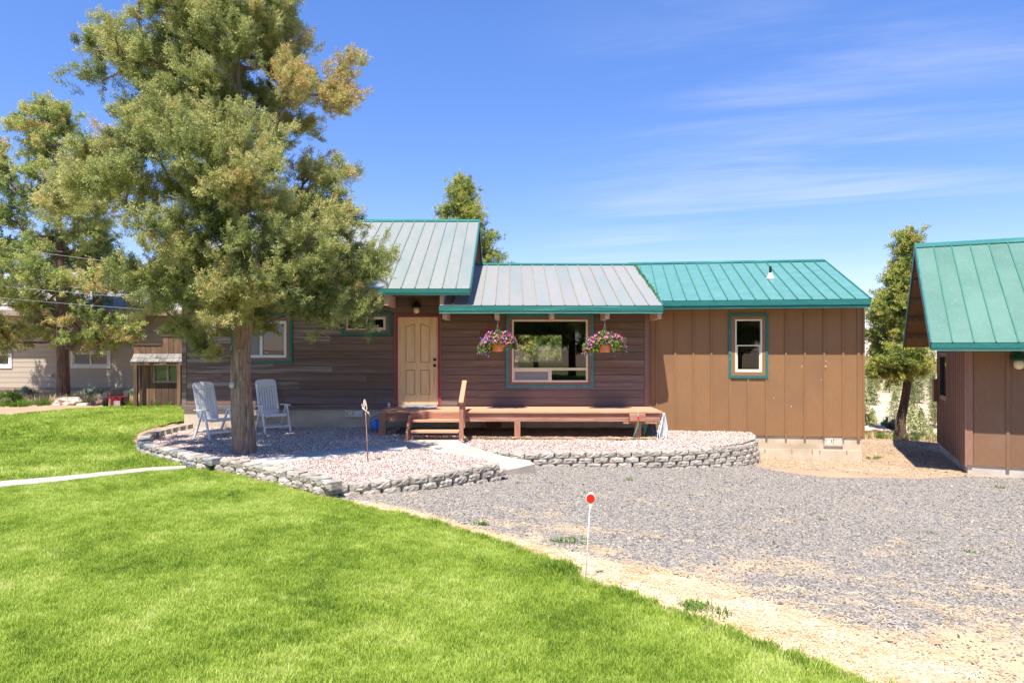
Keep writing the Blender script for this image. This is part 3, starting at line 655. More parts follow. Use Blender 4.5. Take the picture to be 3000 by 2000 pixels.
# --- left block
winL = (wx(695), wx(840), wz(1047.5), wz(940)); trimL = (wx(677), wx(857), wz(1063.5), wz(922))
winS = (wx(1015.5), wx(1130), wz(966), wz(928)); trimS = (wx(1001), wx(1147), wz(982), wz(913.5))
doorR = (wx(1166), wx(1283), -1.30, wz(929))
winP = (wx(1500), wx(1722), wz(1119), wz(936)); trimP = (wx(1483), wx(1738), wz(1135.5), wz(921))
holesL = [winL, winS, doorR]; holesP = [winP]
wl = sheath('wall', FR, -7.73, -1.685, -1.39, 1.72, holesL, M['siding'], house)
wm = sheath('wall', FR, -1.68, 3.22, -1.39, 1.16, holesP, M['siding'], house)
def grow(r, g): return (r[0]-g, r[1]+g, r[2]-g, r[3]+g)
def matL(k, u, rr):
    if u < -4.2 and k > 1: return M['siding_grey'] if rr.random() < (.85 if u < -5.5 else .35) else M['siding']
    return M['siding_low'] if k < 2 and rr.random() < .5 else M['siding']
def matP(k, u, rr): return M['siding_low'] if k < 3 else (M['siding_low'] if k < 5 and rr.random() < .4 else M['siding'])
lap_rows(wl, FR, -7.62, -1.70, -1.268, 1.70, .177, [winL, winS, (wx(1155), wx(1293), -1.4, wz(920))], matL, seed=3)
lap_rows(wm, FR, -1.66, 3.10, -1.29, 1.14, .177, [winP], matP, seed=8)
mb = MB(FR).box(-7.735, -7.625, -.012, .03, -1.268, 1.70); mb.build('corner_board', M['siding_grey'], wl)
mb = MB(FR).box(3.105, 3.235, -.012, .03, -1.38, 1.14); mb.build('corner_board', M['brown'], wm)
mb = MB(FR).box(-7.745, -1.70, -.02, .03, -1.385, -1.272); mb.build('sill_board', M['siding_low'], wl)
mb = MB(FR).box(-1.70, 3.10, -.008, .03, -1.385, -1.294); mb.build('sill_board', M['siding_low'], wm)
# other walls of the shell
mb = MB(FR).box(-7.73, -7.60, .165, 6.4, -1.39, 1.72); mb.prism([(16.165, 1.72), (22.4, 1.72), (19.2, 3.42)], -7.73, -7.60, 'yz'); mb.M = None
mb = MB(); mb.box(-7.73, -7.60, 16.165, 22.4, -1.39, 1.72); mb.prism([(16.1, 1.721), (22.3, 1.721), (19.2, 3.4)], -7.73, -7.60, 'yz'); mb.build('side_wall', M['siding_grey'], house)
mb = MB(); mb.box(-1.70, -1.60, 16.165, 22.4, -1.39, 1.72); mb.prism([(16.1, 1.721), (22.3, 1.721), (19.2, 3.4)], -1.70, -1.60, 'yz'); mb.build('side_wall', M['siding'], house)
mb = MB(); mb.box(-7.595, -1.705, 22.28, 22.4, -1.39, 1.72); mb.build('back_wall', M['siding'], house)
bw = (XZ(1506, 21.5), XZ(1648, 21.5), ZZ(1063, 21.5), ZZ(979, 21.5))
fb = frame((0, 21.5), (1, 0), (0, 1))
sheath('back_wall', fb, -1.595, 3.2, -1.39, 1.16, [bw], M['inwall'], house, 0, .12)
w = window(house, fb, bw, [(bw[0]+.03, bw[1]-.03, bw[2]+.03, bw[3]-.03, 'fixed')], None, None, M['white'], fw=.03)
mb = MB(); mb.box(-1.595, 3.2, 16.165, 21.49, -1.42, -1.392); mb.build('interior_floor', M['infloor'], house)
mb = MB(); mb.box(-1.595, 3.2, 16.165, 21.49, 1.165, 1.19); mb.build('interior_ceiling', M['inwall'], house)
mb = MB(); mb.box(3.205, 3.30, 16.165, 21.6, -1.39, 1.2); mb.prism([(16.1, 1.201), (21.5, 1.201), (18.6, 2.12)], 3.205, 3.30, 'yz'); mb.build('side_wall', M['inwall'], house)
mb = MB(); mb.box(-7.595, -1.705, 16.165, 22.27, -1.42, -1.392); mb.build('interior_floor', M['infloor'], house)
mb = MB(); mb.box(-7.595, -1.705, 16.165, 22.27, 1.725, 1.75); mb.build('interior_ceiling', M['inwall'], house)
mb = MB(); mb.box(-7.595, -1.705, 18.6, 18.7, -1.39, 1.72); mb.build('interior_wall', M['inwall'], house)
# foundations
mb = MB(); mb.box(-7.70, -3.05, 16.035, 16.3, -2.4, -1.39); mb.box(-7.70, -7.5, 16.305, 22.3, -2.4, -1.395); mb.build('foundation', M['concrete'], house)
mb = MB()
for k in range(8): mb.box(-3.045+k*.78, -3.045+k*.78+.772, 16.037, 16.28, -2.4, -1.39)
mb.build('foundation', M['concrete_grey'], house)
# vents in the foundation
def fvent(Mx, u0, u1, z0, z1, two, parent):
    mb = MB(Mx); ring(mb, u0, u1, z0, z1, .02, -.03, .02); mb.box(u0+.02, u1-.02, 0.0, .02, z0+.02, z1-.02)
    v = mb.build('foundation_vent', M['steel'], parent); m_ = (u0+u1)/2
    mb = MB(Mx); ring(mb, u0+.025, m_-.008, z0+.025, z1-.025, .018, -.035, .0); mb.box(u0+.06, m_-.045, -.03, -.002, z0+.05, z1-.05); mb.build('louver', M['cream'], v)
    for k in range(4):
        h = (z1-z0-.05)/4; mb = MB(Mx); mb.box(m_+.008, u1-.025, -.034, -.012+.0, z0+.027+k*h, z0+.027+k*h+h*.78); mb.build('louver', M['white'] if two else M['cream'], v)
    return v
fvent(FR, wx(1012), wx(1065), wz(1221), wz(1201), True, house)
fvent(FR, wx(735), wx(757), wz(1217), wz(1200), False, house)
# --- windows
a, b, c, d = winL; mx_ = wx(765)
window(house, FR, winL, [(a+.035, mx_-.002, c+.035, d-.035, 'screen'), (mx_+.0, b-.035, c+.035, d-.035, 'sash')], trimL, M['teal'], M['white'], fw=.037, glass='glassdark')
a, b, c, d = winS; mx_ = wx(1072)
window(house, FR, winS, [(a+.03, mx_-.002, c+.03, d-.03, 'fixed'), (mx_, b-.03, c+.03, d-.03, 'sash')], trimS, M['teal'], M['cream'], fw=.03, tw=.06, glass='glassdark')
a, b, c, d = winP
wp = window(house, FR, winP, [(wx(1505), wx(1717), wz(1077), wz(941), 'fixed'), (wx(1504.5), wx(1609), wz(1115), wz(1084.5), 'screen'), (wx(1616), wx(1717.5), wz(1115), wz(1084.5), 'fixed')], trimP, M['tealblue'], M['cream'], fw=.042, tw=.056)
mb = MB(FR); mb.box(a+.042, b-.042, -.02, .07, wz(1084.5), wz(1077)); mb.box(wx(1609), wx(1616), -.02, .07, wz(1115)-.0, wz(1084.5)-.001); mb.build('mullion', M['cream'], wp)
def sticker(parent, x, z, r, y=-.0):
    mb = MB(FR); n = 8
    mb.prism([(x+r*math.cos(math.pi*2*(k+.5)/n), z+r*math.sin(math.pi*2*(k+.5)/n)) for k in range(n)], .0255, .0285, 'xz'); s = mb.build('sticker', M['stickgrey'], parent)
    mb = MB(FR); mb.prism([(x+r*.85*math.cos(math.pi*2*(k+.5)/n), z+r*.85*math.sin(math.pi*2*(k+.5)/n)) for k in range(n)], .022, .0245, 'xz'); mb.build('sticker_face', M['stickered'], s)
    mb = MB(FR); mb.prism([(x+r*.3*math.cos(k*math.pi/4), z+r*.4+r*.3*math.sin(k*math.pi/4)) for k in range(8)], .018, .021, 'xz'); mb.build('sticker_dot', M['reflred'], s)
    mb = MB(FR); mb.box(x-r*.6, x+r*.6, .018, .021, z-r*.32, z-r*.12); mb.box(x-r*.4, x+r*.4, .018, .021, z-r*.62, z-r*.46); mb.build('sticker_bar', M['stickgrey'], s)
pan = [c_ for c_ in wp.children if c_.name.startswith('pane')][0]
sticker(wp, wx(1512.5), wz(1070), .048)
lw_ = [o for o in house.children if o.name.startswith('window')][1]
sticker(lw_, wx(780), wz(1028.5), .05)
# --- door
dr = MB(FR).box(wx(1168), wx(1281), .012, .055, -1.275, wz(930.5)); door = dr.build('front_door', M['door'], house, bevel=.004)
dx0, dx1 = wx(1168), wx(1281); dw = dx1-dx0
def panel(u0, u1, z0, z1, arch):
    def outline(g):
        pts = [(u0+g, z0+g), (u1-g, z0+g), (u1-g, z1-g+(0 if not arch else (-.06 if arch > 0 else 0)))]
        if arch:
            for k in range(1, 7):
                t = k/7; zz_ = z1-g-.06*(0.5+0.5*math.cos(math.pi*t)) if arch > 0 else z1-g-.06*(0.5-0.5*math.cos(math.pi*t))
                pts.append((u1-g+(u0-u1+2*g)*t, zz_))
        pts.append((u0+g, z1-g+(-.06 if arch and arch < 0 else 0)))
        return pts
    mb = MB(FR); o1 = outline(0); o2 = outline(.014); n_ = len(o1)
    vs = [(x, .0115, z) for x, z in o1]+[(x, .003, z) for x, z in outline(.007)]+[(x, .0115, z) for x, z in o2]
    fs = [(i, (i+1) % n_, n_+(i+1) % n_, n_+i) for i in range(n_)]+[(n_+i, n_+(i+1) % n_, 2*n_+(i+1) % n_, 2*n_+i) for i in range(n_)]
    mb.add(vs, fs); mb.build('panel_moulding', M['doordark'], door, fix=False)
    mb = MB(FR); o3 = outline(.035); mb.prism(o3, .004, .0125, 'xz'); mb.build('door_panel', M['door'], door, bevel=.003)
zb, zt_ = wz(1156), wz(1083); za2, zt2 = wz(1062), wz(948)
cL = (wx(1188), wx(1216)); cR = (wx(1231), wx(1260))
panel(cL[0], cL[1], zb, zt_, 0); panel(cR[0], cR[1], zb, zt_, 0); panel(cL[0], cL[1], za2, zt2, -1); panel(cR[0], cR[1], za2, zt2, 1)
for py_, nm in ((1053, 'deadbolt'), (1070.5, 'door_knob')):
    mb = MB(); mb.lathe([(.034, 0), (.034, .012), (.018, .02), (.014, .03), (.028, .045), (.030, .06), (.018, .07)], 16, M=Matrix.Translation((wx(1273.5), 16.012, wz(py_))) @ Matrix.Rotation(R(90), 4, 'X'))
    mb.build(nm, M['black'], door, smooth=True)
mb = MB(); mb.lathe([(.008, 0), (.008, .006)], 10, M=Matrix.Translation((wx(1224.5), 16.012, wz(1001))) @ Matrix.Rotation(R(90), 4, 'X')); mb.build('peephole', M['black'], door)
mb = MB(FR); mb.box(wx(1159.5), wx(1166), -.035, .01, -1.31, wz(923)); mb.box(wx(1283), wx(1289.5), -.035, .01, -1.31, wz(923)); mb.box(wx(1166)+.001, wx(1283)-.001, -.035, .01, wz(929), wz(923)); mb.build('door_casing', M['red'], door, bevel=.004)
mb = MB(FR); mb.box(wx(1166), wx(1168)-.001, -.0, .09, -1.30, wz(929)-.001); mb.box(wx(1281)+.001, wx(1283), -.0, .09, -1.30, wz(929)-.001); mb.box(wx(1168), wx(1281), .0, .09, wz(930.5)+.002, wz(929)-.001); mb.build('door_jamb', M['cream'], door)
mb = MB(FR); mb.box(wx(1168), wx(1281), -.05, .09, -1.315, -1.279); mb.build('threshold', M['steel'], door)
mb = MB(FR); mb.box(wx(1155), wx(1159.4), -.02, .03, -1.31, wz(919)); mb.box(wx(1289.6), wx(1293), -.02, .03, -1.31, wz(919)); mb.box(wx(1159.4), wx(1289.6), -.02, .03, wz(922.9), wz(919)); mb.build('outer_casing', M['brown'], door)
mb = MB(FR); ring(mb, wx(1146), wx(1158), wz(903), wz(876), .012, -.015, .01); mb.box(wx(1146)+.012, wx(1158)-.012, -.008, .01, wz(903)+.012, wz(876)-.012); mb.build('cover_plate', M['brown'], house)
# --- porch lantern
def lantern(x, y, ztop, s, parent, n, mcap='black'):
    mb = MB(); mb.lathe([(.02*s, .18*s), (.028*s, .15*s), (.075*s, .10*s), (.098*s, .065*s), (.10*s, .05*s), (.07*s, .045*s)], 14, (x, y, ztop-.18*s)); mb.box(x-.03*s, x+.03*s, y, y+.11, ztop-.09*s, ztop-.02*s)
    l = mb.build(n, M[mcap], parent, smooth=False)
    mb = MB(); mb.lathe([(.046*s, .044*s), (.06*s, .02*s), (.062*s, -.02*s), (.052*s, -.055*s), (.02*s, -.075*s)], 14, (x, y, ztop-.18*s)); mb.build('globe', M['globe'], l, smooth=True)
lantern(wx(1222), 15.88, wz(882), 1.15, house, 'wall_light')

# --- roofs
def roof(parent, o, u, s, Lu, run, ze, slope, n, mat, thick=.02, soff=.0, rib=.022, fh=.15, fmat='teal', fmat2=None, under=True, ribm=None, rakeL=True, rakeR=True, ridge=True, drop=None, name='roof', poly_clip=None):
    """o: eave start (x,y); u: along eave; s: upslope (horizontal unit); returns the roof part with its panels"""
    u = Vector((*u, 0)); s = Vector((*s, 0)); o3 = Vector((o[0], o[1], ze)); up = Vector((s.x, s.y, slope)).normalized(); ln = run*math.sqrt(1+slope*slope)
    nrm = u.cross(up).normalized()
    if nrm.z < 0: nrm = -nrm
    def pt(a, b, h): return o3+u*a+up*b+nrm*h
    def slab(mb, a0, a1, b0, b1, h0, h1):
        vs = [pt(a, b, h) for h in (h0, h1) for b in (b0, b1) for a in (a0, a1)]
        mb.add(vs, [(0, 2, 3, 1), (4, 5, 7, 6), (0, 1, 5, 4), (2, 6, 7, 3), (0, 4, 6, 2), (1, 3, 7, 5)])
    mb = MB(); slab(mb, .01, Lu-.01, .02, ln, -.10, -.004); rt = mb.build(name, M['soffit'], parent)
    w = Lu/n
    for i in range(n):
        mb = MB(); a0 = i*w; a1 = a0+w-.0015; slab(mb, a0+.0115, a1, 0, ln-.01, 0, .012); mb.build('roof_panel', mat, rt, fix=True)
        mb = MB(); slab(mb, a0-.011, a0+.011, 0, ln-.01, .0, .034)
        if i: mb.build('seam', ribm or mat, rt)
    # fascia, in two tiers as on the photo
    def hb(mb, a0, a1, d0, d1, z0, z1):
        vs = [o3+u*a+s*d+Vector((0, 0, z)) for z in (z0, z1) for d in (d0, d1) for a in (a0, a1)]
        mb.add(vs, [(0, 2, 3, 1), (4, 5, 7, 6), (0, 1, 5, 4), (2, 6, 7, 3), (0, 4, 6, 2), (1, 3, 7, 5)])
    if fh:
        mb = MB(); hb(mb, 0, Lu, .012, .045, -fh, -.012); mb.build('fascia', M[fmat2 or fmat], rt)
        mb = MB(); hb(mb, -.005, Lu+.005, -.012, .0105, -fh*.62, -.004); mb.build('drip_edge', M[fmat], rt)
    for flag, a0, a1 in ((rakeL, -.022, .008), (rakeR, Lu-.008, Lu+.022)):
        if flag:
            mb = MB(); slab(mb, a0, a1, -.012, ln+.02, -.15, .036); mb.build('rake_board', M[fmat], rt)
    if ridge:
        mb = MB(); e = pt(0, ln, .03); dz = Vector((0, 0, 1))
        p = [e-s*.11-dz*(.11*slope)+dz*.012, e+dz*.025, e+s*.11-dz*(.11*slope)+dz*.012]
        q = [x+u*Lu for x in p]; t = dz*-.014
        mb.add([*p, *q, *[x+t for x in p], *[x+t for x in q]], [(0, 1, 4, 3), (1, 2, 5, 4), (0, 6, 7, 1), (1, 7, 8, 2), (0, 3, 9, 6), (2, 8, 11, 5), (3, 4, 10, 9), (4, 5, 11, 10)]); mb.build('ridge_cap', M[fmat], rt)
    # rear slope
    o4 = o3+s*(2*run); mb = MB(); up2 = Vector((-s.x, -s.y, slope)).normalized(); n2 = Vector((s.x*slope, s.y*slope, 1)).normalized()
    def pt2(a, b, h): return o4+u*a+up2*b+n2*h
    vs = [pt2(a, b, h) for h in (-.002, .012) for b in (0, ln-.012) for a in (0, Lu)]
    mb.add(vs, [(0, 2, 3, 1), (4, 5, 7, 6), (0, 1, 5, 4), (2, 6, 7, 3), (0, 4, 6, 2), (1, 3, 7, 5)]); mb.build('rear_slope', mat, rt)
    mb = MB(); vs = [pt2(a, b, h) for h in (-.1, -.004) for b in (.02, ln-.03) for a in (.01, Lu-.01)]
    mb.add(vs, [(0, 2, 3, 1), (4, 5, 7, 6), (0, 1, 5, 4), (2, 6, 7, 3), (0, 4, 6, 2), (1, 3, 7, 5)]); mb.build('rear_decking', M['soffit'], rt)
    for flag, a0, a1 in ((rakeL, -.022, -.001), (rakeR, Lu+.001, Lu+.022)):
        if flag:
            mb = MB(); vs = [pt2(a, b, h) for h in (-.15, .036) for b in (-.012, ln-.05) for a in (a0, a1)]
            mb.add(vs, [(0, 2, 3, 1), (4, 5, 7, 6), (0, 1, 5, 4), (2, 6, 7, 3), (0, 4, 6, 2), (1, 3, 7, 5)]); mb.build('rake_board', M[fmat], rt)
    return rt, pt
M['ribgrey'] = gen('grey_green_seam', (.140, .196, .168), (.196, .252, .217), scale=3, rough=.5, bump=0, rnd=0)
M['ribtan'] = gen('rust_tinted_seam', (.238, .217, .168), (.308, .280, .217), scale=3, rough=.5, bump=0, rnd=0)
M['ribteal'] = gen('dark_teal_seam', (.028, .168, .119), (.049, .210, .154), scale=3, rough=.5, bump=0, rnd=0)
XL0, XL1 = -8.12, -.925
roof(house, (XL0, 14.9), (1, 0), (0, 1), XL1-XL0, 4.3, 1.33, 2.29/4.3, 24, M['roofgrey'], fh=.135, fmat2='teallight', ribm=M['ribgrey'])
XM0, XM1 = -1.60, 3.315
rm_, ptm = roof(house, (XM0, 15.0), (1, 0), (0, 1), XM1-XM0, 3.57, .97, 1.34/3.57, 16, M['roofmid'], fh=.165, fmat2='teallight', ribm=M['ribtan'], rakeL=False)
# rafter ends under the eaves
def rafter(px0, px1, py0, py1, Yf, ztop):
    x0 = XZ(px0, Yf); x1 = XZ(px1, Yf); mb = MB(); mb.box(x0, x1, Yf, 16.0-.03, ZZ(py1, Yf), ztop); mb.build('rafter_end', M['beam'], house, bevel=.004)
for a_, b_ in ((1125, 1137), (1288, 1299)): rafter(a_, b_, 870, 894, 15.0, 1.24)
for a_, b_ in ((860, 872),): rafter(a_, b_, 870, 894, 15.0, 1.24)
for a_, b_ in ((1296, 1309), (1449, 1462), (1611, 1624), (1773, 1786), (1926, 1938)): rafter(a_, b_, 918, 934, 15.1, .86)
# --- right wing, turned eight degrees towards the drive
TH = R(8.0); WD = (math.cos(TH), -math.sin(TH)); WN = (math.sin(TH), math.cos(TH)); W0 = (3.24, 15.985)
FW = frame(W0, WD, WN)
def wu(px):
    k = (px-1500)/2000; return (k*W0[1]-W0[0])/(WD[0]-k*WD[1])
def wzz(px, py): return (1025-py)/2000*(W0[1]+WD[1]*wu(px))
LW = wu(2530)
wwin = (wu(2153), wu(2232.5), wzz(2190, 1089.7), wzz(2190, 935)); wtrim = (wu(2134.5), wu(2249.5), wzz(2190, 1107), wzz(2190, 918.8))
ww = sheath('wall', FW, 0, LW, -1.955, 1.14, [wwin], M['panel'], house, .025, .15)
for (px_, py_, r_) in ((2349, 1073, .016), (2418, 1073, .022), (2406, 1113, .014), (2267, 1165, .014), (2318, 1190, .016), (2419, 1057, .012)):
    mb = MB(FW); u_ = wu(px_); z_ = wzz(px_, py_); mb.prism([(u_+r_*.6*math.cos(k), z_+r_*math.sin(k)) for k in (0, .9, 1.9, 3.0, 4.1, 5.2)], -.0045 if abs(px_-2419) > 9 else -.0265, -.0005 if abs(px_-2419) > 9 else -.0225, 'xz'); mb.build('paint_chip', M['cream'], ww)
bat = [0.004, wu(1924)]+[wu(p_) for p_ in (1978, 2031, 2084, 2138, 2191.5, 2245, 2302, 2357.6, 2414, 2469.6, 2515)]+[LW]
for i in range(len(bat)-1):
    mb = MB(FW)
    for q in rect_minus((bat[i]+.002, bat[i+1]-.002, -1.955, 1.12), [grow(wwin, .0)]): mb.box(q[0], q[1], .0, .022, q[2], q[3])
    mb.build('siding_panel', M['panel'], ww)
for i, u_ in enumerate(bat[1:-1]):
    wdt = .062 if u_ < bat[-2] else .085
    for q in rect_minus((u_-wdt/2+.01, u_+wdt/2-.01, -2.0, 1.12), [(wtrim[0], wtrim[1], wtrim[2], wtrim[3])]):
        mb = MB(FW); mb.box(q[0], q[1], -.022, -.001, q[2], q[3]); mb.build('batten', M['panel'], ww)
mb = MB(FW); mb.box(LW-.02, LW+.02, -.022, .05, -2.0, 1.12); mb.box(.0, .012, -.03, -.001, -1.95, 1.1); mb.build('corner_board', M['panel'], ww)
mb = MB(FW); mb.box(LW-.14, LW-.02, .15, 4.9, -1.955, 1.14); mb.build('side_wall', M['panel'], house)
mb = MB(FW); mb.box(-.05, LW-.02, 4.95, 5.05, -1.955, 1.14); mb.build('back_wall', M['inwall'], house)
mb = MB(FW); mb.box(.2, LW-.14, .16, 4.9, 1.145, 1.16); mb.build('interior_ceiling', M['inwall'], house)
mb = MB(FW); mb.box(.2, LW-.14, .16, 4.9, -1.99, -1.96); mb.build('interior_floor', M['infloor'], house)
a, b, c, d = wwin; zm = wzz(2190, 1012.5)
window(house, FW, wwin, [(a+.035, b-.035, zm+.02, d-.035, 'fixed'), (a+.035, b-.035, c+.035, zm+.018, 'sash')], wtrim, M['teal'], M['cream'], fw=.036, glass='glassdark', brownmat='panel')
mb = MB(FW); mb.box(.06, LW-.03, .035, .3, -3.0, -1.96); fw_ = mb.build('foundation', M['concrete'], house)
mb = MB(FW); mb.box(.9, LW-.03, .012, .034, -3.0, -2.27); mb.build('footing', M['concrete'], house)
for p_ in (2241, 2320, 2380, 2402, 2481):
    mb = MB(FW); u_ = wu(p_); mb.box(u_-.008, u_+.008, -.01, .012, -2.32, -2.26); mb.build('form_tie', M['rust'], fw_)
fvent(frame((W0[0]+WN[0]*.033, W0[1]+WN[1]*.033), WD, WN), wu(2413), wu(2470), wzz(2440, 1307), wzz(2440, 1281), False, house)
oe = .5
eo = Vector((W0[0]-WN[0]*oe, W0[1]-WN[1]*oe)); ueL = -.43; ueR = (7.785-W0[0]+WN[0]*oe)/WD[0]
e0 = eo+Vector(WD)*ueL; LWr = ueR-ueL
rw_, ptw = roof(house, (e0.x, e0.y), WD, WN, LWr, 3.17, 1.105, .389, 17, M['rooteal'], fh=.18, fmat2='teal', ribm=M['ribteal'], rakeL=False)
# moss along the valley
ms = MB()
for k in range(260):
    t = random.random()**.8; p = Vector((XM1+.0, 15.05, 1.04)).lerp(Vector((XM1, 18.5, 2.34)), t); p += Vector((random.gauss(0, .022)+.01*(1-t), random.gauss(0, .03), 0)); r = random.uniform(.004, .012)
    ms.lathe([(r*.5, -.03), (r, .0), (r*.8, r*.8), (r*.2, r*1.2)], 5, tuple(p+Vector((0, 0, .0))))
mo = ms.build('moss', M['moss'], rw_, fix=False); mo['kind'] = 'stuff'
# vent pipe on the wing roof
vp = P(2257, 815, 16.1); k_ = None
def wing_roof_point(px, py):
    # ray through the pixel, meeting the wing roof plane
    n_ = Vector((WN[0]*-.389, WN[1]*-.389, 1)).normalized(); p0 = ptw(0, 0, .012); d_ = P(px, py, 1.0); t = n_.dot(p0)/n_.dot(d_); return d_*t
vb = wing_roof_point(2257, 816)
mb = MB(); mb.lathe([(.10, -.05), (.10, .02), (.085, .035), (.045, .12), (.04, .14)], 16, tuple(vb)); vpo = mb.build('roof_vent', M['boot'], house, smooth=True)
mb = MB(); mb.lathe([(.031, .1), (.031, .30), (.024, .30), (.024, .27)], 14, tuple(vb)); mb.build('pipe', M['black'], vpo)
# a sofa back and a hanging lamp seen through the picture window
so = empty('sofa', (.75, 20.2, -1.39), 'brown sofa back seen through the big window, below the rear window', 'sofa')
pr = [(-1.0, -.9), (1.6, -.9)]+[(1.6-2.6*t/16, -.48+.10*math.sin(math.pi*((t/8.0) % 1.0))) for t in range(0, 17)]
mb = MB(); mb.prism(pr, 20.35, 20.55, 'xz'); mb.build('backrest', M['sofa'], so, bevel=.03)
mb = MB(); mb.box(-1.0, 1.6, 19.5, 20.34, -1.39, -.95); mb.build('seat', M['sofa'], so, bevel=.05)
ch = empty('chandelier', (XZ(1583, 18.6), 18.6, 1.16), 'dark curved-arm hanging lamp seen through the picture window', 'chandelier'); cx_ = ch.location
mb = MB(); mb.tube([cx_, cx_+Vector((0, 0, -.62))], .008, 6); mb.lathe([(.02, -.78), (.07, -.74), (.11, -.66), (.05, -.60)], 12, tuple(cx_)); mb.build('stem', M['black'], ch)
for k in range(6):
    t = k*math.pi/3+.3; c_, s_ = math.cos(t), math.sin(t)
    mb = MB(); mb.tube([cx_+Vector((c_*r_, s_*r_, z_)) for r_, z_ in ((.04, -.72), (.14, -.77), (.24, -.74), (.29, -.64), (.27, -.56))], .007, 5); mb.build('arm', M['black'], ch)

# ------------------------------------------------------------------ DECK with steps
deck = empty('wooden_deck', (0, 15.3, -1.95), 'low redwood deck along the front wall with steps and one handrail', 'deck')
DX0, DX1, DY0, DY1, DZ = XZ(1104, 14.7), XZ(1942, 14.7), 14.70, 15.97, -1.324
nb = 9; bw_ = (DY1-DY0)/nb
for i in range(nb):
    y0 = DY0+i*bw_; cuts = [DX0, random.uniform(-.6, 1.2), DX1]
    for a_, b_ in zip(cuts, cuts[1:]):
        dz_ = random.uniform(-.0025, .0025); mb = MB(); mb.box(a_+.001, b_-.001, y0+.003, y0+bw_-.003, DZ-.038+dz_, DZ+dz_); mb.build('deck_board', M['deckwood'], deck, bevel=.004)
mb = MB(); mb.box(DX0+.06, DX1-.055, DY0+.045, DY0+.085, -1.545, DZ-.041); mb.build('rim_joist', M['deckframe'], deck, bevel=.004)
mb = MB(); mb.box(DX0+.06, DX0+.10, DY0+.09, DY1, -1.545, DZ-.041); mb.build('rim_joist', M['deckframe'], deck)
mb = MB(); mb.box(DX1-.095, DX1-.055, DY0+.09, DY1, -1.545, DZ-.041); mb.build('rim_joist', M['deckframe'], deck)
for k in range(8):
    x_ = DX0+.7+k*.72; mb = MB(); mb.box(x_, x_+.04, DY0+.09, DY1, -1.54, DZ-.042); mb.build('joist', M['deckframe'], deck)
for (pa, pb, zb_) in ((1110, 1131, -1.90), (1507, 1524.5, -1.99), (1860.5, 1878, -2.0)):
    x0 = XZ(pa, 14.77); x1 = XZ(pb, 14.77); mb = MB(); zt0 = DZ-.045 if pa < 1200 else -1.547
    y0_ = DY0+.02 if pa < 1200 else DY0+.04
    mb.box(x0, x1, y0_, y0_+.13, zb_, zt0); mb.build('post', M['deckpost'], deck, bevel=.006)
mb = MB(); mb.box(.1-.7, -.25, 15.6, 15.8, -2.0, -1.56); mb.build('pier', M['darkwood'], deck)
x0, x1 = XZ(1845, 14.6), XZ(1891, 14.6)
mb = MB(); mb.box(x0, x1, 14.56, DY0+.044, -1.52, DZ-.045); mb.build('hose_bracket', M['deckframe'], deck, bevel=.006)
mb = MB(); mb.box(XZ(1826, 14.75), XZ(1925, 14.75), DY0+.05, DY0+.09, -1.59, -1.547); mb.build('cleat', M['deckframe'], deck)
# steps
for (pa, pb, zt0, y0_, y1_) in ((1200, 1345, ZZ(1230.5, 14.44), 14.42, 14.72), (1192, 1345, ZZ(1262, 14.2), 14.17, 14.47)):
    mb = MB(); mb.box(XZ(1208, 14.45), XZ(1345, 14.3), y0_, y1_, zt0-.042, zt0); mb.build('step_tread', M['deckwood'], deck, bevel=.005)
mb = MB(); mb.box(XZ(1208, 14.7), XZ(1345, 14.6), 14.70, 14.742, -1.49, -1.364); mb.build('riser', M['deckframe'], deck)
def stringer(xc, w_):
    mb = MB(); mb.prism([(14.10, -1.95), (14.10, -1.70), (14.46, -1.40), (14.46+.20, -1.372), (14.69, -1.372), (14.69, -1.5), (14.22, -1.95)], xc-w_/2, xc+w_/2, 'yz'); mb.build('stringer', M['deckpost'], deck, bevel=.004)
stringer(XZ(1196, 14.3), .045); 
hx = XZ(1352, 14.2)
mb = MB(); mb.box(hx-.045, hx+.045, 14.12, 14.21, -1.97, -1.09); mb.build('post', M['deckpost'], deck, bevel=.005)
mb = MB(); mb.beam((hx, 14.06, -1.09), (hx, 15.12, -.69), .10, .045); mb.build('handrail', M['deckwood'], deck, bevel=.005)
mb = MB(); mb.prism([(14.56, -1.66), (14.60, -.92), (14.69, -.89), (14.69, -1.60)], hx+.01, hx+.05, 'yz'); mb.build('rail_brace', M['deckpost'], deck)
mb = MB(); mb.box(hx-.045, hx+.0, 14.98, 15.07, DZ, -.74); mb.build('post', M['deckpost'], deck, bevel=.004)
# door mat and white garden ornament on the deck
mb = MB(); mb.box(XZ(1190, 15.7), XZ(1279, 15.7), 15.52, 15.93, DZ+.004, DZ+.016); m_ = mb.build('door_mat', M['mat'], bevel=.003); tag(m_, 'grey woven door mat lying in front of the wooden front door', 'mat')
og = empty('ornament', P(1139.5, 1186, 15.75), 'tiny white round ornament standing on the left end of the deck', 'ornament'); p_ = og.location
og.location = (p_.x, p_.y, DZ+.003); p_ = Vector(og.location)
mb = MB(); mb.lathe([(.03, 0), (.032, .01), (.01, .02), (.008, .035), (.035, .05), (.042, .06), (.035, .07), (.01, .085), (.006, .12)], 14, tuple(p_)); mb.build('body', M['white'], og, smooth=True)

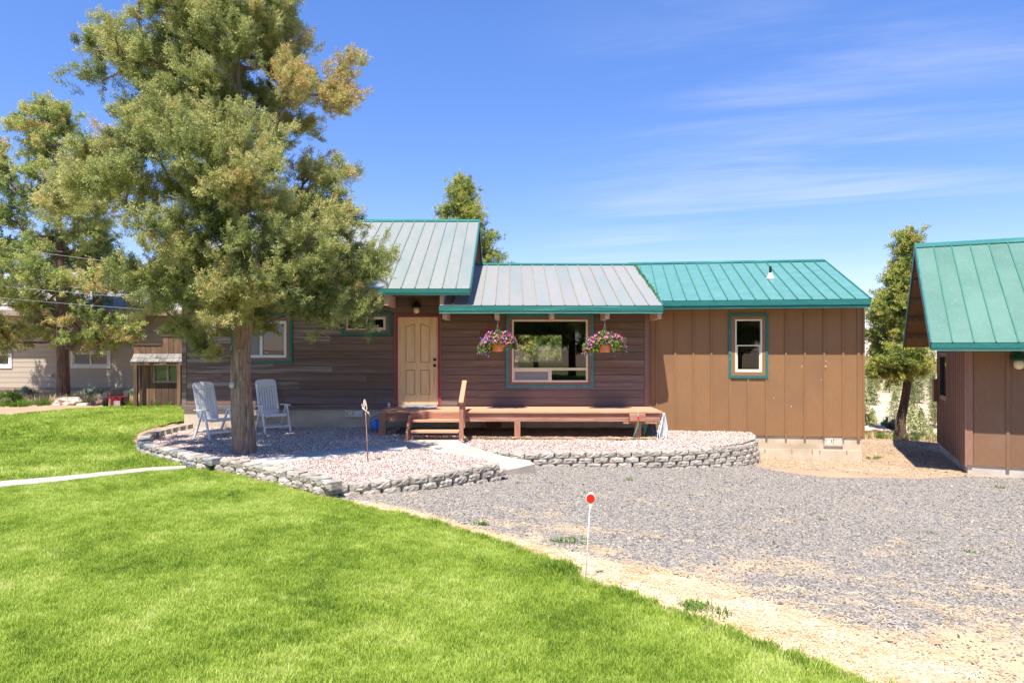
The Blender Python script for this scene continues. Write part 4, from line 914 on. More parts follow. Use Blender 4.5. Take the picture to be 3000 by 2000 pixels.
# ------------------------------------------------------------------ hoses
def hose(name, label, pts, r, mat, extra=None):
    mb = MB(); p = smooth_poly([Vector(q) for q in pts], 2); mb.tube(p, r, 8); o = mb.build(name, mat, smooth=True); return tag(o, label, 'hose')
x_ = XZ(1870, 14.55)
h_ = hose('garden_hose', 'green garden hose with a red end hanging in front of the right deck post', [P(1869.5, 1209, 14.52), P(1870, 1222, 14.50), P(1870.5, 1235, 14.5), P(1868, 1250, 14.52), P(1861, 1266, 14.55), P(1856, 1277, 14.6), P(1858, 1284, 14.68), P(1866, 1288, 14.9), P(1880, 1287, 15.1), P(1895, 1284, 15.2), P(1912, 1270, 15.1), P(1922, 1245, 15.1)], .0125, M['hosegreen'])
mb = MB(); mb.tube([P(1869.8, 1219, 14.499), P(1870.3, 1232, 14.496)], .0165, 8); mb.build('coupling', M['reflred'], h_)
mb = MB(); mb.tube([P(1869.5, 1207, 14.53), P(1869.6, 1219, 14.505)], .015, 8); mb.build('tap', M['steel'], h_)
def hang(name, label, mat, xs, y0, ztop, zbot, r, n, seed):
    rr = random.Random(seed); root = empty(name, (xs, y0, zbot), label, 'hose')
    for k in range(n):
        w_ = rr.uniform(.05, .11); dx = rr.uniform(-.05, .05); dz_ = rr.uniform(-.05, .06); yy = y0+rr.uniform(-.05, .05)
        pts = [(xs+dx*.3, yy, ztop), (xs+dx-w_*.5, yy-.01, (ztop+zbot)/2), (xs+dx-w_, yy, zbot+.09+dz_), (xs+dx-w_*.3, yy+.01, zbot+.015+max(dz_, 0)), (xs+dx+w_*.7, yy, zbot+.05+dz_), (xs+dx+w_*.7, yy+.01, (ztop+zbot)/2), (xs+dx*.3+.02, yy+.01, ztop)]
        mb = MB(); mb.tube(smooth_poly([Vector(q) for q in pts], 2), r, 7); mb.build('coil', mat, root, smooth=True)
    return root
zb_ = -1.965
hang('garden_hose', 'coiled slate grey hose hanging under the right end of the deck', M['hosedark'], 3.06, 14.92, -1.56, zb_, .014, 6, 1)
hang('garden_hose', 'coiled dark green hose hanging under the deck beside the slate grey one', M['hosegreen'], 2.93, 15.0, -1.56, zb_, .012, 3, 2)
hang('garden_hose', 'coiled pale grey hose hanging from the right corner of the deck', M['hosewhite'], 3.27, 14.76, -1.36, zb_-.03, .0135, 5, 3)
mb = MB(); mb.tube([P(1926, 1280, 14.85), P(1926, 1289, 14.85)], .022, 10); m_ = mb.build('hose_nozzle', M['blue'], smooth=True); tag(m_, 'small blue hose nozzle standing below the coiled hoses at the deck end', 'nozzle')

# ------------------------------------------------------------------ hanging baskets
def petal_flower(mat1, mat2, r=.022):
    me = bpy.data.meshes.new('flower'); vs = [(0, 0, -.004)]; fs = []; n = 10
    for k in range(n):
        t = 2*math.pi*k/n; rr_ = r*(1 if k % 2 == 0 else .8); vs.append((rr_*math.cos(t), rr_*math.sin(t), .006))
    for k in range(n): t = 2*math.pi*k/n; vs.append((.38*r*math.cos(t), .38*r*math.sin(t), 0.0))
    for k in range(n):
        fs.append((0, n+1+k, n+1+(k+1) % n)); fs.append((n+1+k, 1+k, 1+(k+1) % n, n+1+(k+1) % n))
    me.from_pydata(vs, [], fs); me.materials.append(mat1); me.materials.append(mat2)
    for i, p in enumerate(me.polygons): p.material_index = 1 if i % 2 == 0 else 0
    return me
fm = {k: plain('petal_'+k, c, .6) for k, c in dict(magenta=(.50, .006, .24), pink=(.66, .04, .27), palepink=(.70, .22, .40), purple=(.12, .03, .42), lavender=(.30, .20, .62), crimson=(.35, .01, .10), throat=(.2, .0, .12), white=(.75, .5, .65)).items()}
leaf_src = []
for s_ in range(2):
    mb = MB(); rr = random.Random(40+s_)
    for k in range(7):
        a_ = rr.uniform(0, 6.28); e_ = rr.uniform(-.3, 1.2); d_ = Vector((math.cos(a_)*math.cos(e_), math.sin(a_)*math.cos(e_), math.sin(e_))); sd = d_.cross(Vector((0, 0, 1))).normalized(); w_ = rr.uniform(.007, .011); l_ = rr.uniform(.025, .045)
        mb.add([Vector((0, 0, 0)), d_*l_*.5+sd*w_, d_*l_+Vector((0, 0, -.005)), d_*l_*.5-sd*w_], [(0, 1, 2, 3)])
    leaf_src.append(source('leaf_sprig', mb, M['petleaf']))
def basket(px, potpy, label, w, kinds, seed, Yb=15.12):
    rr = random.Random(seed); c = P(px, potpy, Yb)       # bottom centre of the pot
    root = empty('hanging_basket', c, label, 'hanging basket', 'flower baskets hanging from the rafter ends')
    mb = MB(); mb.lathe([(.10, 0), (.112, .006), (.118, .03), (.135, .185), (.145, .19), (.145, .205), (.13, .205), (.115, .17)], 24, tuple(c)); mb.build('pot', M['terracotta'], root, smooth=False)
    top = P(px, 934, Yb)+Vector((0, 0, .0)); mb = MB(); hk = top.z
    mb.tube(smooth_poly([Vector((c.x-.03, c.y, hk-.045)), Vector((c.x-.02, c.y, hk-.005)), Vector((c.x+.015, c.y, hk-.01)), Vector((c.x+.01, c.y, hk-.06)), Vector((c.x, c.y, hk-.13))], 2), .004, 6); mb.build('hook', M['steel'], root)
    for k in range(3):
        t = k*2.09+.5; mb = MB(); mb.tube([Vector((c.x, c.y, hk-.13)), Vector((c.x+.14*math.cos(t), c.y+.14*math.sin(t), c.z+.2))], .0022, 4); mb.build('hanger_wire', M['steel'], root)
    pts = []; flo = []
    cz = c.z+.27
    n = 2300
    for k in range(n):
        a_ = rr.uniform(0, 6.283); rad = (rr.random()**.55); e = rr.uniform(-.75, 1)
        x_ = math.cos(a_)*rad*w/2; y_ = math.sin(a_)*rad*.24; z_ = cz + (e*.17*(1-rad*.45) - (.12 if x_ > 0 else .21)*rad*rad*rr.uniform(.8, 1.25)) + .045*math.sin(a_*4+seed)
        if abs(x_) < .14 and z_ < c.z+.17 and y_ < .1: continue
        pts.append((c.x+x_, c.y+y_, z_))
    P_ = np.array(pts); nn = len(P_)
    o = scatter('foliage', P_, RNG.uniform(-.9, .9, (nn, 3))+np.c_[np.zeros(nn), np.zeros(nn), RNG.uniform(0, 6, nn)], RNG.uniform(.8, 1.4, nn), RNG.uniform(0, 1, nn), leaf_src, 'petleaf', root); o['kind'] = 'stuff'
    mesh_of = {k: petal_flower(fm[k], fm[t_]) for k, t_ in kinds.items()}
    names = list(kinds)
    for k in range(105):
        a_ = rr.uniform(math.pi*.95, math.pi*2.05); el = rr.uniform(-.5, 1.25); rad = 1.03
        x_ = math.cos(a_)*math.cos(el*.8)*w/2*rad*rr.uniform(.85, 1.08); y_ = math.sin(a_)*.26*math.cos(el*.8)*rad; z_ = cz+.19*math.sin(el)-(.13 if x_ > 0 else .22)*(x_/(w/2))**2+.045*math.sin(a_*4+seed)
        if abs(x_) < .12 and z_ < c.z+.19: z_ = c.z+.2+rr.uniform(0, .1)
        fo = bpy.data.objects.new('flower', mesh_of[names[min(len(names)-1, int(abs(rr.gauss(0, len(names)/2.6))))]]); COL.objects.link(fo); fo.parent = root
        nv = Vector((x_*.9, y_*1.6-.12, .12+rr.uniform(-.1, .2))).normalized(); fo.rotation_euler = nv.to_track_quat('Z', 'Y').to_euler(); fo.location = (x_, y_, z_-c.z); s_ = rr.uniform(.75, 1.15); fo.scale = (s_, s_, s_)
    sm = MB()
    for k in range(70):
        sx = -1 if rr.random() < .6 else 1; x_ = sx*rr.uniform(.15, w/2); z_ = -.02+rr.uniform(-.14, .3)-.05; y_ = rr.uniform(-.25, .05); q = c+Vector((x_, y_, .1+z_)); r_ = rr.uniform(.006, .011)
        sm.add([q+Vector((r_, 0, 0)), q+Vector((0, -.004, r_)), q+Vector((-r_, 0, 0)), q+Vector((0, -.004, -r_))], [(0, 1, 2, 3)])
    o = sm.build('small_lobelia_flowers', fm['lavender'], root, fix=False); o['kind'] = 'stuff'
    return root
basket(1458, 1030, 'hanging flower basket of magenta and purple petunias left of the big window', .86, dict(magenta='throat', pink='white', purple='throat', lavender='purple', palepink='white'), 4)
basket(1771.5, 1032, 'hanging flower basket of light pink petunias and blue lobelia right of the big window', .94, dict(pink='magenta', palepink='pink', crimson='throat', purple='throat', magenta='throat'), 9)

# ------------------------------------------------------------------ resin chairs
def chair(label, loc, yaw):
    root = empty('garden_chair', (0, 0, 0), label, 'chair', 'white resin garden chairs under the tree')
    W_ = .47; lean = R(17); H0, H1 = .40, 1.16
    Tb = Matrix.Translation((0, .20, .38)) @ Matrix.Rotation(-lean, 4, 'X')
    def bp(x, z): return (x, z)
    L_ = .82
    # the back is drawn flat, then leaned and slightly bowed
    def bowed(mb):
        for v in mb.v:
            pass
        return mb
    fr = MB(Tb); w2 = W_/2
    r_ = .07
    out = [(-w2+.02, 0), (w2-.02, 0), (w2, .12)]+[(w2-r_+r_*math.cos(t), L_-r_+r_*math.sin(t)) for t in np.linspace(0, math.pi/2, 6)]+[(0, L_+.012)]+[(-w2+r_+r_*math.cos(t), L_-r_+r_*math.sin(t)) for t in np.linspace(math.pi/2, math.pi, 6)]+[(-w2, .12)]
    zt0, zb0 = L_-.16, .10
    top = [p for p in out if p[1] > zt0]; top = [(w2, zt0)]+top+[(-w2, zt0)]
    fr.prism(top, -.014, .014, 'xz'); fr.prism([(-w2+.02, 0), (w2-.02, 0), (w2, zb0), (-w2, zb0)], -.014, .014, 'xz')
    fr.box(-w2, -w2+.055, -.018, .018, zb0+.0005, zt0-.0005); fr.box(w2-.055, w2, -.018, .018, zb0+.0005, zt0-.0005)
    bk = fr.build('backrest', M['plastic'], root, bevel=.005)
    ns = 6; x0 = -w2+.055+.012; tw_ = (2*(w2-.055)-.012*(ns+1))/ns
    for k in range(ns):
        a_ = x0+k*(tw_+.012); mb = MB(Tb); mb.box(a_, a_+tw_, -.009, .009, zb0, zt0); mb.build('slat', M['plastic'], bk, bevel=.003)
    st = MB(); st.prism([(-.24, .425), (-.27, .40), (-.27, .36), (-.2, .375), (.2, .355), (.22, .39)], -w2, w2, 'yz'); st.build('seat', M['plastic'], root, bevel=.006)
    for sx in (-1, 1):
        xa = sx*(w2+.05)
        am = MB(); am.prism([(-.30, .60), (-.25, .622), (.0, .618), (.24, .60), (.26, .585), (-.05, .592), (-.28, .585)], xa-.035, xa+.035, 'yz'); am.build('armrest', M['plastic'], root, bevel=.008)
        for (a_, b_) in (((xa, -.12, .595), (xa, -.33, 0)), ((xa+sx*.0, -.06, .595), (xa, .27, 0))):
            mb = MB(); mb.beam(a_, b_, .032, .052, (0, 1, 0)); mb.build('leg', M['plastic'], root, bevel=.006)
    for (y_, z_) in ((-.28, .14), (.20, .13)):
        mb = MB(); mb.box(-w2-.04, w2+.04, y_-.012, y_+.012, z_-.02, z_+.02); mb.build('crossbar', M['plastic'], root, bevel=.004)
    root.location = loc; root.rotation_euler = (0, 0, yaw); return root
pr_ = Vector((XZ(801, 14.85), 14.85)); pl_ = Vector((XZ(605, 14.15), 14.15))
chair('white slatted resin armchair in shade to the right of the tree trunk', (-5.41, 15.42, -1.845), R(40))
chair('white slatted resin armchair to the left of the tree trunk, turned further sideways', (-6.33, 14.5, -1.862), R(54))

# ------------------------------------------------------------------ watering can on a tray, garden stake, marker
wc = Vector((XZ(1106, 15.55), 15.55, -1.80))
tr = MB(); tr.box(wc.x-.20, wc.x+.26, wc.y-.16, wc.y+.16, -1.845, -1.822); tr.box(wc.x-.20, wc.x+.26, wc.y-.16, wc.y-.145, -1.8215, -1.806); tr = tr.build('plant_tray', M['greenp'], bevel=.004); tag(tr, 'dark green plastic tray on the rocks under the watering can', 'tray')
can = empty('watering_can', (wc.x, wc.y, -1.82), 'blue plastic watering can beside the left deck post', 'watering can'); c = Vector(can.location)
mb = MB(); mb.lathe([(.115, 0), (.122, .02), (.118, .12), (.112, .2), (.09, .235), (.05, .25), (.045, .255)], 22, tuple(c)); mb.build('body', M['blue'], can, smooth=True)
mb = MB(); mb.tube(smooth_poly([c+Vector(q) for q in ((-.10, 0, .03), (-.155, 0, .08), (-.16, 0, .18), (-.12, 0, .28), (-.03, 0, .325), (.06, 0, .30), (.07, 0, .24))], 2), .014, 8); mb.build('handle', M['blue'], can, smooth=True)
mb = MB(); mb.tube([c+Vector(q) for q in ((.1, 0, .06), (.2, 0, .2), (.28, 0, .32))], [.026, .018, .013], 10); mb.lathe([(.012, 0), (.035, .03), (.03, .035)], 12, tuple(c+Vector((.28, 0, .32)))); mb.build('spout', M['blue'], can, smooth=True)

sk = Pz(1078, 1357, -1.86); stake = empty('garden_stake', sk, 'rusty metal garden stake with a pointed leaf ornament on top, stuck in the rocks', 'garden ornament')
Ys = sk.y; q = lambda a, b, dy=0: P(a, b, Ys)+Vector((0, dy, 0))
mb = MB(); mb.tube([sk-Vector((0, 0, .1)), q(1075.5, 1290), q(1072, 1225), q(1070.5, 1200)], .0085, 8); mb.build('rod', M['rust'], stake, smooth=True)
def plate(pts, y0=.0, t=.006): 
    mb = MB(); pp = [q(a, b) for a, b in pts]; mb.prism([(p.x, p.z) for p in pp], Ys+y0, Ys+y0+t, 'xz'); return mb
plate([(1067, 1168.5), (1071, 1172), (1074, 1182), (1076, 1195), (1075, 1203), (1072.5, 1200), (1072.5, 1191), (1070.5, 1186), (1068, 1192), (1067.5, 1200), (1065.5, 1195), (1063.5, 1184), (1064, 1175)]).build('leaf_ornament', M['rawmetal'], stake, bevel=.002)
mb = MB(); mb.tube([q(1062, 1193, -.01), q(1068, 1200, -.01), q(1076, 1206, -.01), q(1080, 1212, -.01)], .010, 8); mb.tube([q(1060.5, 1183, -.01), q(1062.5, 1193, -.01), q(1064, 1202, -.01)], .006, 6); mb.tube([q(1079, 1205, -.01), q(1081.5, 1211, -.01), q(1083, 1219, -.01)], .006, 6); mb.build('cross_piece', M['rawmetal'], stake, smooth=True)
tw = MB(); tw.tube([P(818, 1364, 11.0)+Vector((0, 0, 0)), Pz(835, 1369, -1.845)], .012, 6); 
tw = MB(); a_ = Pz(812, 1362, -1.848); b_ = Pz(838, 1370, -1.848); tw.tube([a_, b_], .014, 8); tw = tw.build('hose_end', M['hosegreen'], smooth=True); tag(tw, 'short piece of pale green hose lying behind the middle block wall', 'hose')

mk = G(1713, 1712); mkr = empty('driveway_marker', mk, 'thin white driveway marker with a round red reflector at the lawn edge', 'marker')
Ym = mk.y; tp = P(1728, 1484, Ym); mb = MB(); mb.tube([mk-Vector((0, 0, .1)), mk.lerp(tp, .5)+Vector((.002, 0, 0)), tp], .0042, 8); mb.build('rod', M['rod'], mkr, smooth=True)
dc = P(1730, 1458.5, Ym); MX = Matrix.Translation(dc) @ Matrix.Rotation(R(90), 4, 'X')
mb = MB(); mb.lathe([(.038, -.006), (.041, -.004), (.041, .006), (.0385, .008)], 28, M=MX); mb.prism([(dc.x-.013, dc.z-.036), (dc.x+.013, dc.z-.036), (dc.x+.006, dc.z-.085), (dc.x-.006, dc.z-.085)], Ym-.005, Ym+.005, 'xz'); mb.box(dc.x-.016, dc.x+.02, Ym-.004, Ym+.004, dc.z+.036, dc.z+.05); mb.build('reflector_housing', M['rod'], mkr)
mb = MB(); mb.lathe([(.0355, .0085), (.0355, .0105), (.03, .0115)], 28, M=MX); mb.build('reflector', M['reflred'], mkr)
mb = MB(); t_ = mk.lerp(tp, .72); mb.box(t_.x-.001, t_.x+.007, Ym-.004, Ym+.004, t_.z-.012, t_.z+.012); mb.build('clip', M['rod'], mkr)
def rock(name, c, r, sq, mat, label, seed, cat='rock', group=None):
    bm = bmesh.new(); bmesh.ops.create_icosphere(bm, subdivisions=3, radius=1.0)
    for v in bm.verts:
        n_ = mnoise.fractal(v.co*1.3+Vector((seed*7, 0, 0)), 1, 2, 4); v.co *= 1+.35*n_; v.co = Vector((v.co.x*r[0], v.co.y*r[1], v.co.z*r[2]))
    me = bpy.data.meshes.new(name); bm.to_mesh(me); bm.free(); me.materials.append(mat)
    o = bpy.data.objects.new(name, me); COL.objects.link(o); o.location = c; return tag(o, label, cat, group)
g_ = G(1703, 1712); rock('stone', g_+Vector((0, 0, .012)), (.026, .02, .016), 0, M['darkrock'], 'small dark stone beside the foot of the driveway marker', 1)

# ------------------------------------------------------------------ GARAGE
TG = R(25); GD = (math.cos(TG), -math.sin(TG)); GN = (math.sin(TG), math.cos(TG)); G0 = (9.46, 14.2); LG = 6.0; DG_ = 4.09
gar = empty('garage', (G0[0], G0[1], -2.6), 'brown board and batten garage with a steep green metal roof', 'garage')
FG = frame(G0, GD, GN); gz0 = -2.385
def gu(px): k = (px-1500)/2000; return (k*G0[1]-G0[0])/(GD[0]-k*GD[1])
gf = sheath('front_wall', FG, 0, LG, gz0, .55, [], M['panel_g'], gar, .025, .12)
bs = [.0, .1, gu(2953)]
while bs[-1] < LG-.7: bs.append(bs[-1]+.61 if len(bs) > 3 else bs[-1]+.61)
bs.append(LG)
for i in range(len(bs)-1):
    mb = MB(FG); mb.box(bs[i]+.002, bs[i+1]-.002, 0, .022, gz0, .5); mb.build('siding_panel', M['panel_g'], gf)
for i, u_ in enumerate(bs[1:-1]):
    if i == 0: continue
    mb = MB(FG); mb.box(u_-.032, u_+.032, -.022, -.001, gz0-.05, .45); mb.build('batten', M['panel_g'], gf)
mb = MB(FG); mb.box(-.025, .10, -.022, -.001, gz0, .45); mb.build('corner_board', M['batten_g'], gf)
mb = MB(FG); mb.box(.02, LG, .03, .2, -2.95, gz0-.002); mb.box(.02, .2, .201, DG_, -2.95, gz0-.004); mb.build('foundation', M['concrete_grey'], gar)
# side wall (seen obliquely)
B0 = (G0[0]+GN[0]*DG_, G0[1]+GN[1]*DG_); FS = frame(B0, (-GN[0], -GN[1]), GD)   # u from the back corner to the front corner
def su(px): k = (px-1500)/2000; return (k*B0[1]-B0[0])/(-GN[0]+k*GN[1])
s0, s1 = su(2756), su(2776.5); sw_ = (min(s0, s1), max(s0, s1), -1.04, -.03)
def syz(px, py): u_ = su(px); return (1025-py)/2000*(B0[1]-GN[1]*u_)
sw_ = (min(s0, s1)+.02, max(s0, s1)-.02, syz(2766, 1162), syz(2766, 1042))
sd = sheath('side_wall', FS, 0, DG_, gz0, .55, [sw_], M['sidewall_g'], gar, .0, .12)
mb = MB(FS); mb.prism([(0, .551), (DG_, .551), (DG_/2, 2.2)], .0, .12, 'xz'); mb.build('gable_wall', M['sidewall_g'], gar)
k_ = 16
for i in range(k_+1):
    u_ = DG_*i/k_; zt_g = .55+1.65*(1-abs(u_-DG_/2)/(DG_/2))-.1
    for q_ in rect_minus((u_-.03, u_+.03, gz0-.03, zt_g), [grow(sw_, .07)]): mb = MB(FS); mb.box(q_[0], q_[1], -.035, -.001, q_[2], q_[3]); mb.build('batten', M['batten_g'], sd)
gw = window(gar, FS, sw_, [(sw_[0]+.03, sw_[1]-.03, sw_[2]+.03, sw_[3]-.03, 'fixed')], (sw_[0]-.075, sw_[1]+.075, sw_[2]-.075, sw_[3]+.075), M['batten_g'], M['black'], fw=.03, brown=False, tw=.07, glass='glassdark')
mb = MB(FS); mb.box(-.06, .28, -.14, -.036, syz(2727, 1163), syz(2727, 1104)); mb.build('meter_box', M['panel_g'], gar)
mb = MB(FG); mb.box(LG-.12, LG, .13, DG_, gz0, .55); mb.build('side_wall', M['sidewall_g'], gar)
mb = MB(FG); mb.box(.12, LG-.13, DG_-.12, DG_, gz0, .55); mb.build('back_wall', M['sidewall_g'], gar)
og_ = .826; gg_ = .725
ge = Vector(G0)-Vector(GD)*gg_-Vector(GN)*og_
rg_, ptg = roof(gar, (ge.x, ge.y), GD, GN, 7.56, 2.87, .14, .822, 21, M['roofgarage'], fh=.155, fmat2='teallight', ribm=M['ribteal'], rakeR=False)
# lookout rafters under the gable overhang
for b_ in (.55, 1.25, 1.95, 2.65, 3.3):
    mb = MB(); p0 = ptg(.03, b_, -.16); p1 = ptg(gg_, b_, -.16); mb.beam(p0, p1, .04, .1); mb.build('lookout', M['soffit'], rg_)
for b_ in (.55, 1.25, 1.95, 2.65, 3.3):
    o4 = Vector((ge.x, ge.y, .14))+Vector((*GN, 0))*5.74; up2 = Vector((-GN[0], -GN[1], .822)).normalized(); n2 = Vector((GN[0]*.822, GN[1]*.822, 1)).normalized()
    p0 = o4+up2*b_-n2*.16+Vector((*GD, 0))*.03; p1 = p0+Vector((*GD, 0))*(gg_-.03); mb = MB(); mb.beam(p0, p1, .04, .1); mb.build('lookout', M['soffit'], rg_)
lp = Vector(G0)+Vector(GD)*gu(2981)-Vector(GN)*.12
lantern(lp.x, lp.y, ZZ(1026, lp.y)-.0, 1.5, gar, 'wall_light', 'greenp')

# ------------------------------------------------------------------ NEIGHBOUR'S HOUSE
nh = empty('house', (-14, 24, -1.65), 'beige neighbouring house with lap siding and a grey shingle roof, behind the left tree', 'house')
FN = frame((0, 24.0), (1, 0), (0, 1))
nx = lambda px: XZ(px, 24.0); nz_ = lambda py: ZZ(py, 24.0)
n1 = (nx(-62), nx(29), nz_(1071), nz_(1035)); n2 = (nx(215), nx(318), nz_(1071), nz_(1033))
nw = sheath('wall', FN, -24, -8.2, -1.33, 1.45, [n1, n2], M['lap'], nh, .03, .16)
lap_rows(nw, FN, -24, -8.25, -1.32, 1.42, .178, [grow(n1, .0), grow(n2, .0)], lambda k, u, rr: M['lap'], seed=31, jmin=3, jmax=3.8, gap=.012)
for w_, mpx in ((n1, -17), (n2, 267)):
    a, b, c, d = w_; mm = nx(mpx)
    window(nh, FN, w_, [(a+.03, mm-.02, c+.03, d-.03, 'screen'), (mm-.018, b-.03, c+.03, d-.03, 'sash')], grow(w_, .085), M['white'], M['white'], fw=.03, brown=False, tw=.083, glass='glassdark')
mb = MB(FN); mb.box(-24, -8.25, .0, .03, -1.40, -1.325); mb.build('sill_board', M['lapdark'], nh)
mb = MB(FN); mb.box(-24, -8.2, .05, .3, -2.1, -1.402); mb.build('foundation', M['nfound'], nh)
mb = MB(FN); mb.box(-8.35, -8.2, .165, 7.5, -1.33, 1.45); mb.box(-24, -23.85, .165, 7.5, -1.33, 1.45); mb.box(-23.8, -8.4, 7.3, 7.5, -1.33, 1.45); mb.build('side_wall', M['lap'], nh)
mb = MB(); sl = .40; e0_ = 23.35; ze_ = ZZ(908, 23.35); rz = ze_+4.2*sl
mb.prism([(e0_, ze_), (e0_+4.2, rz), (e0_+8.4, ze_), (e0_+8.4, ze_-.12), (e0_+4.2, rz-.13), (e0_, ze_-.12)], -24.5, -7.7, 'yz'); rf = mb.build('roof', M['shingle'], nh)
mb = MB(); mb.box(-24.52, -7.68, e0_-.03, e0_-.001, ze_-.19, ze_+.01); mb.build('fascia', M['lapdark'], rf)
# raised middle section with its own low roof
mb = MB(); mb.box(-17.5, -11.3, 26.0, 29.5, ze_+.8, ZZ(834, 26)); mb.build('upper_wall', M['lap'], nh)
mb = MB(); y_ = 25.5; z0_ = ZZ(830, y_); mb.prism([(y_, z0_), (y_+2.2, z0_+.5), (y_+4.6, z0_), (y_+4.6, z0_-.1), (y_+2.2, z0_+.4), (y_, z0_-.1)], -18.0, -XZ(3000-322, y_) if False else XZ(332, y_), 'yz'); r2 = mb.build('upper_roof', M['shingle'], nh)
mb = MB(); mb.box(-18.02, XZ(332, y_)+.02, y_-.03, y_-.001, z0_-.20, z0_+.01); mb.build('fascia', M['lapdark'], r2)
mb = MB(); mb.lathe([(.045, 0), (.045, .1), (.03, .1)], 12, M=Matrix.Translation(P(151, 1099, 23.98)) @ Matrix.Rotation(R(90), 4, 'X')); mb.build('vent_cap', M['white'], nh)

# ------------------------------------------------------------------ weathered shed with false front
Y0 = 20.0; sh = empty('shed', (-9.9, Y0, -1.72), 'small weathered barn-wood shed with a stepped false front and shake awning, beside the house corner', 'shed')
sx = lambda px: XZ(px, Y0); sz = lambda py: ZZ(py, Y0)
mb = MB(); mb.box(sx(402), -8.2, Y0+.14, Y0+2.2, -1.72, -.32); mb.build('wall', M['darkwood'], sh) if False else None
swn = (sx(444), sx(530), sz(1121), sz(1066))
FSH = frame((0, Y0+.1), (1, 0), (0, 1))
sheath('wall', FSH, sx(402), -8.2, -1.74, -.30, [swn], M['darkwood'], sh, .02, .06)
mb = MB(); mb.box(sx(402), sx(402)+.05, Y0+.165, Y0+2.2, -1.74, -.3); mb.box(-8.25, -8.2, Y0+.165, Y0+2.2, -1.74, -.3); mb.box(sx(402)+.05, -8.26, Y0+2.15, Y0+2.2, -1.74, -.3); mb.build('side_wall', M['darkwood'], sh)
rr = random.Random(77)
x_ = sx(410)
while x_ < -8.25:
    w_ = rr.uniform(.16, .23)
    for q_ in rect_minus((x_, min(x_+w_-.008, -8.2), -1.73, -.31), [swn]): mb = MB(FSH); mb.box(q_[0], q_[1], 0, .019, q_[2], q_[3]); mb.build('board', M['darkwood'] if x_ > sx(443) else M['oldwood'], sh)
    x_ += w_
x_ = sx(393)
while x_ < -8.1:
    w_ = rr.uniform(.15, .22); zt_ = sz(1011) if x_+w_*.5 < sx(473) else sz(986)
    mb = MB(); mb.box(x_, x_+w_-.006, Y0-.02, Y0+.01, sz(1036), zt_+rr.uniform(-.01, .01)); mb.build('board', M['oldwood'], sh); x_ += w_
mb = MB(); mb.box(sx(392), sx(474), Y0-.05, Y0+.05, sz(1011)+.012, sz(1011)+.035); mb.box(sx(470), -8.08, Y0-.05, Y0+.05, sz(985)+.012, sz(985)+.035); mb.build('cap_board', M['oldwood'], sh)
x_ = sx(394)
while x_ < -8.1:
    w_ = rr.uniform(.11, .2)
    for (ya, yb, za, zb2) in ((Y0-.14, Y0-.03, sz(1050), sz(1038)), (Y0-.24, Y0-.11, sz(1060), sz(1049))):
        j = rr.uniform(-.012, .012); mb = MB(); mb.prism([(ya+j, za), (yb, zb2), (yb, zb2+.02), (ya+j, za+.026)], x_, x_+w_-.007, 'yz'); mb.build('shingle', M['shake'], sh)
    x_ += w_
mb = MB(); mb.box(sx(394), -8.1, Y0-.22, Y0-.17, sz(1064)-.04, sz(1060)-.02); mb.build('awning_beam', M['oldwood'], sh)
for p_ in (403, 529):
    mb = MB(); mb.box(sx(p_), sx(p_)+.10, Y0-.22, Y0-.13, -1.75, sz(1064)-.035); mb.build('post', M['oldwood'], sh)
a, b, c, d = swn; mm = sx(486)
window(sh, FSH, swn, [(a+.02, mm, c+.02, d-.02, 'sash'), (mm+.002, b-.02, c+.02, d-.02, 'sash')], None, None, M['lapdark'], fw=.02, glass='glassdark')
mb = MB(); mb.box(sx(402)+.08, -8.3, Y0+.17, Y0+2.1, -.34, -.305); mb.build('roof', M['soffit'], sh)
# things stored inside the shed window
mb = MB(); mb.beam((sx(446), Y0+.24, sz(1101)), (sx(532), Y0+.24, sz(1079)), .03, .2); o = mb.build('board', M['curb'], None); tag(o, 'pale plank leaning behind the shed window', 'plank')
mb = MB(); mb.box(sx(489), sx(531), Y0+.27, Y0+.42, sz(1121), sz(1098)); o = mb.build('crate', M['beam']); tag(o, 'tan box standing low behind the right pane of the shed window', 'box')

# ------------------------------------------------------------------ red riding mower
mc = P(340, 1192, 20.4); mw = empty('riding_mower', mc, 'maroon riding mower seen from behind, black seat and pale plate, beside the shed', 'lawn mower'); y_ = mc.y; s_ = y_/F
X = lambda px: XZ(px, y_); Z = lambda py: ZZ(py, y_)
gz_ = terrain(mc.x, mc.y)
mb = MB(); mb.prism([(X(326), Z(1190)), (X(353), Z(1190)), (X(354), Z(1165)), (X(326.5), Z(1165))], y_, y_+.5, 'xz'); mb.build('body', M['mowerred'], mw, bevel=.02)
mb = MB(); mb.box(X(310.5), X(371), y_+.02, y_+.5, Z(1165.5), Z(1160.5)); mb.build('fender', M['mowerred'], mw, bevel=.015)
mb = MB(); mb.prism([(X(324), Z(1160)), (X(358), Z(1160)), (X(355.5), Z(1141)), (X(351), Z(1138)), (X(329), Z(1138)), (X(326), Z(1142))], y_+.08, y_+.17, 'xz'); mb.build('seat', M['tyre'], mw, bevel=.02)
mb = MB(); mb.tube([Vector((X(335), y_+.12, Z(1139))), Vector((X(338), y_+.12, Z(1136.5))), Vector((X(347), y_+.12, Z(1136.5))), Vector((X(350), y_+.12, Z(1139)))], .01, 6); mb.build('seat_handle', M['tyre'], mw)
mb = MB(); mb.box(X(334), X(350), y_-.014, y_-.001, Z(1189), Z(1174)); mb.build('plate', M['curb'], mw)
for a_, b_ in ((337, 1177), (346, 1177), (337, 1186.5), (346, 1186.5)): mb = MB(); mb.box(X(a_), X(a_)+.012, y_-.018, y_-.0145, Z(b_), Z(b_)+.012); mb.build('bolt', M['black'], mw)
mb = MB(); mb.box(X(335.5), X(345), y_-.012, y_-.001, Z(1168.5), Z(1164.5)); mb.build('badge', M['black'], mw)
